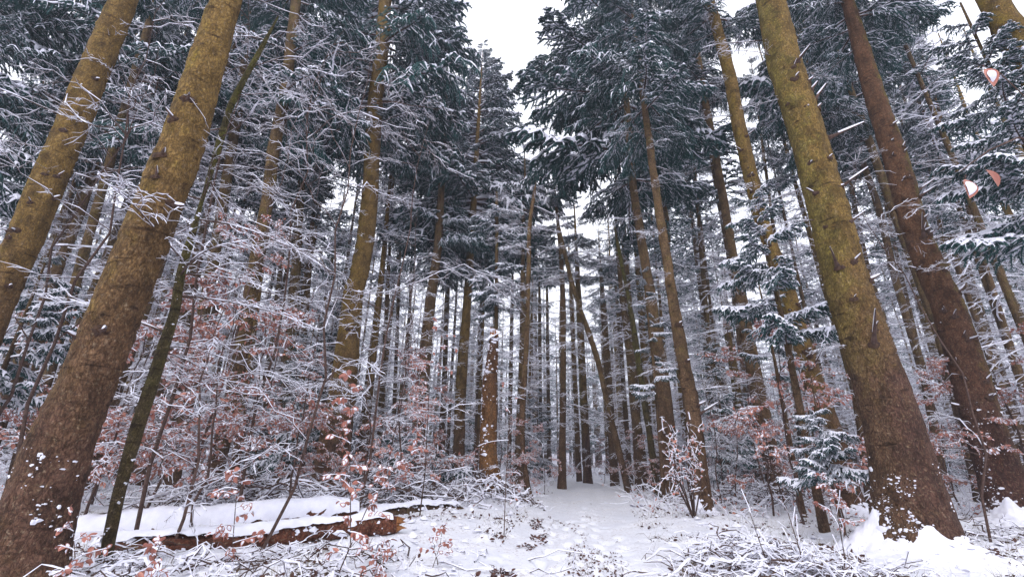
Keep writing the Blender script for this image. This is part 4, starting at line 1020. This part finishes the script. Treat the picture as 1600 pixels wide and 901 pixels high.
# pillows of snow over buried plants
pts = scatter(2600, (-1.25, 1.25), (3.0, 13), lambda x, y: np.abs(x - path_x(y)) > PATH_HALF + .15); n = len(pts)
mb = MB(); blobs(mb, np.stack([pts[:, 0], pts[:, 1], gz_np(pts[:, 0], pts[:, 1]) + .02], -1), norm(np.stack([g.normal(size=n) * .25, g.normal(size=n) * .25, np.ones(n)], -1)), .028, 0, g, 8)
tag(obj('snow_clumps', mb.mesh('snow_clumps', ['snow'], True)), 'little pillows of snow over buried undergrowth', 'snow', kind='stuff')
# low snowy ground cover farther off: short frosted twigs closing the forest floor
n = 12000; pts = scatter(n, (-1.4, 1.4), (9, 70), lambda x, y: np.abs(x - path_x(y)) > PATH_HALF + .3 + (y > 28) * -5)
P = np.stack([pts[:, 0], pts[:, 1], gz_np(pts[:, 0], pts[:, 1])], -1)
G = shoots(P, norm(np.stack([g.normal(size=n) * .7, g.normal(size=n) * .7, g.uniform(.3, 1.2, n)], -1)), g.uniform(.2, 1.1, n) * np.clip(pts[:, 1] / 16, .5, 1.6), 4, g.uniform(0, .8, n), g, .1)
mb = MB(); tubes(mb, G, np.tile([.007, .006, .004, .003], (n, 1)) * np.clip(pts[:, 1:] / 16, .8, 2.5), 3, 0); W = .011 * g.uniform(.4, 1.3, (n, 4)) * np.clip(pts[:, 1:] / 16, .8, 2.5); arches(mb, G, W, W, 1)
lf_ = G[::2, 2]; leaves(mb, lf_, norm(g.normal(size=lf_.shape)), .075, 2, 1, .7, g)
tag(obj('undergrowth', mb.mesh('undergrowth', ['twig', 'snow', 'leaf'])), 'low frosted twigs and leaves covering the forest floor between the trunks', 'undergrowth', kind='stuff')

# snow packed against the feet of the near trees: climbs the bark and falls away to the ground
def drift(key, prof, seed, out_=.9, wdt=.13):
    root, P, Rr = K[key] if isinstance(key, str) else key; bz = gz(root.location.x, root.location.y); k, n = 96, 40
    th = np.arange(k) / k * 2 * PI; hgt = np.interp(np.degrees(th), *zip(*prof), period=360)
    hgt = hgt * (1 + .08 * fbm(np.stack([np.cos(th) * 14, np.sin(th) * 14, 0 * th + seed], -1), 2, seed + 3) + .25 * fbm(np.stack([np.cos(th) * 3, np.sin(th) * 3, 0 * th + seed], -1), 3, seed)) * 1.0
    s_ = np.linspace(0, 1, n) ** 1.6; V = []
    for i in range(n):
        ds = s_[i] * out_; zz = bz + hgt * np.exp(-ds / (wdt * (.5 + hgt * .9))) * 1.0
        cx = np.array([axis_at(P, Rr, z)[0].x for z in zz]); rr = np.array([axis_at(P, Rr, z)[1] * (1 + .30 * math.exp(-(z - bz) / .45)) for z in zz])
        x = cx + np.cos(th) * (rr * .97 + ds); y = P[0].y + np.sin(th) * (rr * .97 + ds)
        z = gz_np(x, y) * 1.0 + (zz - bz) - .02 * (s_[i] > .6) - .05 * (i == n - 1)
        q = np.stack([x, y, z], -1); z = z + (fbm(q * 7, 3, seed) * .045 + fbm(q * 22, 3, seed, .7) * .022) * np.clip(hgt * 3, .2, 1)
        V.append(np.stack([x, y, z], -1))
    V = np.array(V) - np.array(root.location); i = (np.arange(n - 1) * k)[:, None]; j = np.arange(k)[None]; j2 = (j + 1) % k; mb = MB()
    mb.quads(V, np.stack([i + j, i + j2, i + k + j2, i + k + j], -1), 0); obj('snow_drift', mb.mesh('snow_drift', ['snow'], True), root)
    g = np.random.default_rng(seed + 70); m_ = int(260 * hgt.max()); ti = g.integers(0, k, m_); zz = bz + hgt[ti] * g.uniform(.5, 1.5, m_); A = [axis_at(P, Rr, z) for z in zz]
    rr = np.array([a_[1] * (1 + .34 * math.exp(-(z - bz) / (.22 + Rr[0] * .5))) for a_, z in zip(A, zz)]); nrm = np.stack([np.cos(th[ti]), np.sin(th[ti]), 0 * zz], -1)
    pts = np.stack([np.array([a_[0].x for a_ in A]) + nrm[:, 0] * rr, P[0].y + nrm[:, 1] * rr, zz], -1) - np.array(root.location); mb = MB()
    blobs(mb, pts, nrm + np.array([0, 0, .4]), .026, 0, g, 7); tag(obj('snow_crumbs', mb.mesh('snow_crumbs', ['snow'], True), root), kind='stuff')


drift('E', [(0, .04), (90, .08), (130, .20), (148, .40), (158, .50), (170, .44), (180, .28), (190, .12), (205, .03), (220, .03), (232, .10), (244, .15), (256, .13), (266, .07), (276, .04), (290, .12), (300, .05), (318, .06), (335, .04)], 1)
drift('F', [(0, .1), (180, .15), (225, .35), (250, .12), (270, .08), (290, .3), (330, .15)], 2, .6)
drift('I', [(0, .05), (120, .1), (180, .35), (215, .3), (250, .04), (300, .05)], 4, .4)
drift('H', [(0, .08), (180, .18), (240, .1), (300, .15)], 5, .4)
drift('L', [(0, .1), (270, .15)], 6, .4)

# ------------------------------------------------------------------ the wood behind: shared trunk and crown meshes
def bg_tree(seed, H=20.0, cz=6.5, rad=2.4, dz=.95, per=3, dead=16):
    g = np.random.default_rng(seed); cr_, tr = MB(), MB(); s = np.linspace(0, 1, 10)
    P = np.stack([np.cumsum(g.normal(size=10)) * .05, np.cumsum(g.normal(size=10)) * .05, H * s - .1 * (s == 0)], -1); tubes(tr, P[None], np.interp(s, [0, .05, 1], [.24, .18, .02])[None], 8, 0)
    z = cz
    while z < H:
        f = (z - cz) / (H - cz); L = rad * (1 - f) ** .8 * min(1, .6 + f * 5)
        for _ in range(per):
            az = g.uniform(0, 2 * PI); c = np.array([np.interp(z, P[:, 2], P[:, 0]), np.interp(z, P[:, 2], P[:, 1]), z + g.uniform(-.2, .2)])
            cr_.add(LL[g.integers(4)], Matrix.Translation(c) @ Euler((g.uniform(-.2, .2), -(.5 * f + g.uniform(-.1, .15)), az)).to_matrix().to_4x4() @ Matrix.Scale(max(.12, L / 2.2 * g.uniform(.7, 1.2)), 4))
        z += dz * g.uniform(.8, 1.2) * (1 - .45 * f)
    for k in range(dead):
        z = g.uniform(.8, cz + 1); c = np.array([0, 0, z]); q = BL[g.integers(4)]
        V, Q, T, qm, tm = q
        cr_.add((V, Q, T, qm + 1, tm + 1), Matrix.Translation(c) @ Euler((0, g.uniform(-.2, .35), g.uniform(0, 2 * PI))).to_matrix().to_4x4() @ Matrix.Scale(g.uniform(.5, 1.1), 4))
    return cr_, tr


BG = []
for i, (H, cz, rad, dead) in enumerate([(21, 11, 2.1, 60), (19, 9, 2.2, 50), (23, 13, 1.9, 70), (17, 7, 1.9, 36), (20, 10, 1.7, 56)]):
    c_, t_ = bg_tree(500 + i, H, cz, rad, dead=dead); BG.append((c_.mesh('crown', ['needle', 'twig', 'snow']), t_, H))
YB = []
for i in range(3):
    c_, t_ = bg_tree(520 + i, 7.0, .5, 1.5, .42, 4, 0); YB.append((c_.mesh('crown', ['needle', 'twig', 'snow']), t_, 7.0))
TRM = {}
for i, (c_, t_, H) in enumerate(BG + YB):
    for mm in ('brown', 'dark', 'olive'): TRM[(i, mm)] = t_.mesh('trunk', [mm], True)
ALLB = BG + YB


LM = [(85, 'the thickest left foreground trunk'), (200, 'the dark mossy sapling'), (340, 'the dark spruce'), (518, 'the tall grey brown spruce'), (650, 'the reddish spruce trunk'), (717, 'the pointed crown spruce'),
      (762, 'the orange snag'), (817, 'the slender crooked leafless tree'), (878, 'the thin path end spruce'), (965, 'the thin leaning tree'), (1046, 'the broad grey brown spruce'), (1092, 'the straight red brown spruce'),
      (1165, 'the broken mossy trunk'), (1205, 'the slim leaning spruce'), (1310, 'the yellow olive curving spruce'), (1405, 'the massive rooted spruce'), (1555, 'the red brown leaning spruce')]


def beside(u):                                     # where a tree stands, told by the landmark nearest to it
    lu, nm = min(LM, key=lambda q: abs(q[0] - u)); d = u - lu
    return ('right behind ' if abs(d) < 9 else f"{'close' if abs(d) < 30 else 'well'} {'left' if d < 0 else 'right'} of ") + nm


def top_limit(u):                                  # how high the tree tops reach beside the gap of sky
    xs = [-200, 640, 700, 760, 830, 850, 900, 950, 1000, 1060, 1110, 1160, 1800]; vs = [-900, -900, 60, 150, 250, 310, 300, 310, 270, 230, 130, -900, -900]
    return float(np.interp(u, xs, vs))


keyb = [(x.x, x.y) for x in [k[0].location for k in K.values()]]
cnt = 0
REG = [(-400, 330, 'wood behind the left foreground trunks'), (330, 640, 'wood behind the fallen logs'), (640, 860, 'wood behind the orange snag'), (860, 1080, 'wood beyond the path end'), (1080, 1330, 'wood behind the broken trunk'), (1330, 2000, 'wood behind the massive spruce')]
LAY = [(16, 36, 56, 'thin straight snowy spruce'), (10.5, 15, 9, 'nearer snowy spruce'), (15, 22, 25, 'mid depth snowy spruce'), (22, 32, 52, 'distant snowy spruce'), (32, 46, 70, 'far snowy spruce')]
placed = []
for d0, d1, n, word in LAY:
    tries = 0; k = 0
    while k < n and tries < n * 30:
        tries += 1; D = d0 + (d1 - d0) * rnd.random(); u = rnd.uniform(-250, 1850); p = at(u, 715, D); x = p.x
        if not clear(x, D, .9 if D < 28 else -1) or any((x - a) ** 2 + (D - b) ** 2 < (1.0 + D * .02) ** 2 for a, b in placed + keyb): continue
        if D < 16 and (470 < u < 640): continue
        if D < 15 and 600 < u < 1180: continue
        lim = top_limit(u); reg = next(r for r in REG if r[0] <= u < r[1] or r is REG[-1])
        vi = rnd.randrange(5); me, t_, H = BG[vi]; Ht = rnd.uniform(18, 25)
        zl = at(u, lim + rnd.uniform(-10, 60), D).z if lim > -500 else 99
        if zl < Ht: Ht = zl
        if Ht < 9: vi = 5 + rnd.randrange(3); me, t_, H = YB[vi - 5]
        s = Ht / H; sx = s if Ht < 9 else max(s, .72)
        placed.append((x, D)); k += 1
        bk = rnd.choice(['brown', 'dark', 'dark', 'olive'])
        root = empty('spruce_tree', (x, D, gz(x, D)), f'{word}, {bk} trunk, {beside(u)}', 'tree', f'{word}s in the {reg[2]}')
        root.rotation_euler = (rnd.uniform(-.02, .02), rnd.uniform(-.02, .02), rnd.uniform(0, 6.28))
        wth = rnd.uniform(.55, 1.25) * (.5 if word.startswith('thin') else 1)
        if word.startswith('thin'): sx *= .6
        obj('trunk', TRM[(vi, bk)], root, (0, 0, 0), None, (wth, wth, s))
        obj('crown', me, root, (0, 0, 0), None, (sx, sx, s))
for k in range(46):                                # young spruces filling the lower storey
    D = rnd.uniform(13, 34); u = rnd.uniform(-150, 1750); x = at(u, 715, D).x
    if not clear(x, D, 1.0): continue
    if any((x - a) ** 2 + (D - b) ** 2 < .8 for a, b in placed + keyb): continue
    reg = next(r for r in REG if r[0] <= u < r[1] or r is REG[-1]); vi = 5 + rnd.randrange(3); s = rnd.uniform(.35, 1.0); placed.append((x, D))
    root = empty('young_spruce', (x, D, gz(x, D)), f"{'waist high' if s < .5 else 'man high' if s < .75 else 'taller'} young snow loaded spruce {beside(u)}", 'tree', f'young snowy spruces {reg[2]}'); root.rotation_euler = (0, 0, rnd.uniform(0, 6.28))
    obj('trunk', TRM[(vi, 'dark')], root, (0, 0, 0), None, (s * .35, s * .35, s)); obj('crown', YB[vi - 5][0], root, (0, 0, 0), None, s)
for k in range(60):                                # frosted saplings in the middle distance
    D = rnd.uniform(10, 26); u = rnd.uniform(-100, 1700); x = at(u, 715, D).x
    if not clear(x, D, .5) or (D < 13 and 700 < u < 1100): continue
    reg = next(r for r in REG if r[0] <= u < r[1] or r is REG[-1]); kind, nm, lb = ((BEECH, 'beech_sapling', 'copper leaved frosted beech'), (TALL, 'leafless_sapling', 'leafless snowy sapling'), (BUSH, 'leafless_bush', 'leafless snowy bush'))[k % 3]
    sapling(kind, k, x, D, rnd.uniform(.6, 1.1), rnd.uniform(0, 6.28), nm, f"{lb} {'nearer' if D < 16 else 'farther back'}, {beside(u)}", 'bush' if kind is BUSH else 'sapling', f'{lb} {reg[2]}')

# the farthest trees read as one mass
mb = MB(); g = np.random.default_rng(99)
far_c = MB(); FL = [lush_branch(2.2, 190 + i, 9, 3, .3, False, 1.6, .5).arrays() for i in range(2)]
for k in range(6):
    far_c.add(FL[k % 2], Matrix.Translation((0, 0, k * .9)) @ Euler((0, 0, k * 2.4)).to_matrix().to_4x4() @ Matrix.Scale(1 - k * .1, 4))
far_a = far_c.arrays()
for k in range(640):
    D = g.uniform(46, 120); u = g.uniform(-350, 1950); x = at(u, 715, D).x; lim = top_limit(u); Ht = g.uniform(17, 24)
    if lim > -500: Ht = min(Ht, at(u, lim + g.uniform(40, 130), D).z)
    tubes(mb, np.array([[[x, D, -.3], [x, D, Ht * .5], [x, D, Ht]]]), np.array([[.26, .18, .03]]) * g.uniform(.4, 1), 5, 1)
    for q in range(-1, 2): mb.add(far_a, Matrix.Translation((x, D, Ht * (.40 + .27 * q))) @ Euler((0, 0, g.uniform(0, 6))).to_matrix().to_4x4() @ Matrix.Diagonal((1.5 - .3 * q, 1.5 - .3 * q, Ht / 20, 1)))
tag(obj('far_forest', mb.mesh('far_forest', ['needle', 'dark', 'snow'])), 'farthest snowy spruces merging into one pale mass', 'forest', kind='stuff')

# ------------------------------------------------------------------ ground sheet
def axis_vals(a, b, s0, r):
    v = [0.0]; st = s0
    while v[-1] < b: v.append(v[-1] + st); st *= r
    n = [0.0]; st = s0
    while n[-1] > a: n.append(n[-1] - st); st *= r
    return np.array(sorted(set(n + v)))


xs = axis_vals(-600, 600, .022, 1.022); ys = np.concatenate([[-600, -200, -60, -20, -6, -2, 0, 1, 1.8], 2.3 * 1.0065 ** np.arange(520)]); ys = np.concatenate([ys, [90, 130, 200, 350, 700, 1500]])
X, Y = np.meshgrid(xs + .35, ys); Z = gz_np(X.ravel(), Y.ravel()); V = np.stack([X.ravel(), Y.ravel(), Z], -1); nx = len(xs)
i = (np.arange(len(ys) - 1) * nx)[:, None]; j = np.arange(nx - 1)[None]; mb = MB(); mb.quads(V, np.stack([i + j, i + j + 1, i + nx + j + 1, i + nx + j], -1), 0)
gm, n, b = mat('snowy_ground'); c = n.nodes.new('ShaderNodeTexCoord')
z1 = node(n, 'ShaderNodeTexNoise', Scale=1.6, Detail=6.0, Roughness=.6); n.links.new(c.outputs['Object'], z1.inputs['Vector'])
z2 = node(n, 'ShaderNodeTexNoise', Scale=26.0, Detail=5.0, Roughness=.7); n.links.new(c.outputs['Object'], z2.inputs['Vector'])
base = ramp(n, z1.outputs['Fac'], [(.3, (.66, .67, .74)), (.7, (.79, .79, .84))]).outputs[0]
# earth and grass showing through the thin snow
a = node(n, 'ShaderNodeMath', operation='MULTIPLY_ADD'); a.inputs[1].default_value = .35; n.links.new(z1.outputs['Fac'], a.inputs[0]); n.links.new(z2.outputs['Fac'], a.inputs[2])
dr = ramp(n, a.outputs[0], [(.73, (0, 0, 0)), (.84, (.6, .6, .6))])
base = mix(n, dr.outputs[0], base, (.30, .24, .22))
n.links.new(base, b.inputs['Base Color']); b.inputs['Roughness'].default_value = .8; b.inputs['Specular IOR Level'].default_value = .2
z3 = node(n, 'ShaderNodeTexNoise', Scale=120.0, Detail=3.0); n.links.new(c.outputs['Object'], z3.inputs['Vector'])
bump(n, b, mix(n, .4, z2.outputs['Color'], z3.outputs['Color']), .5, .015)
tag(obj('ground', mb.mesh('ground', [gm], True)), kind='structure')

# ------------------------------------------------------------------ winter air
hm = bpy.data.materials.new('haze'); hm.use_nodes = True; n = hm.node_tree; n.nodes.clear(); o = n.nodes.new('ShaderNodeOutputMaterial')
pv = n.nodes.new('ShaderNodeVolumePrincipled'); pv.inputs['Color'].default_value = (.86, .87, 1, 1); pv.inputs['Density'].default_value = .0026; n.links.new(pv.outputs[0], o.inputs['Volume'])
mb = MB(); x0, x1, y0, y1, z0, z1 = -700, 700, -60, 480, -2.5, 60
mb.quads([[x, y, z] for z in (z0, z1) for y in (y0, y1) for x in (x0, x1)], [[0, 2, 3, 1], [4, 5, 7, 6], [0, 1, 5, 4], [2, 6, 7, 3], [0, 4, 6, 2], [1, 3, 7, 5]], 0)
tag(obj('haze', mb.mesh('haze', [hm])), kind='stuff')

hx = np.linspace(-500, 500, 161); hy = np.linspace(125, 420, 60); X, Y = np.meshgrid(hx, hy); q = np.stack([X.ravel(), Y.ravel(), 0 * X.ravel()], -1)
Z = np.clip((Y.ravel() - 128) / 50, 0, 1) ** .7 * 20 + np.clip((Y.ravel() - 170) / 200, 0, 1) * 14 + fbm(q * .06, 4, 61) * 1.6 * np.clip((Y.ravel() - 128) / 20, 0, 1) + fbm(q * .4, 3, 62) * .9 - .8
i = (np.arange(59) * 161)[:, None]; j = np.arange(160)[None]; mb = MB(); mb.quads(np.stack([X.ravel(), Y.ravel(), Z], -1), np.stack([i + j, i + j + 1, i + 161 + j + 1, i + 161 + j], -1), 0)
hmn, n, b = mat('wooded_hillside'); c = n.nodes.new('ShaderNodeTexCoord'); mp = node(n, 'ShaderNodeMapping'); mp.inputs['Scale'].default_value = (1, 1, .35); n.links.new(c.outputs['Object'], mp.inputs[0])
z1 = node(n, 'ShaderNodeTexNoise', Scale=.9, Detail=8.0, Roughness=.75); n.links.new(mp.outputs[0], z1.inputs['Vector'])
n.links.new(ramp(n, z1.outputs['Fac'], [(.38, (.10, .09, .10)), (.5, (.34, .33, .38)), (.62, (.66, .66, .72))]).outputs[0], b.inputs['Base Color']); b.inputs['Roughness'].default_value = .9
tag(obj('hillside', mb.mesh('hillside', [hmn], True)), kind='structure')
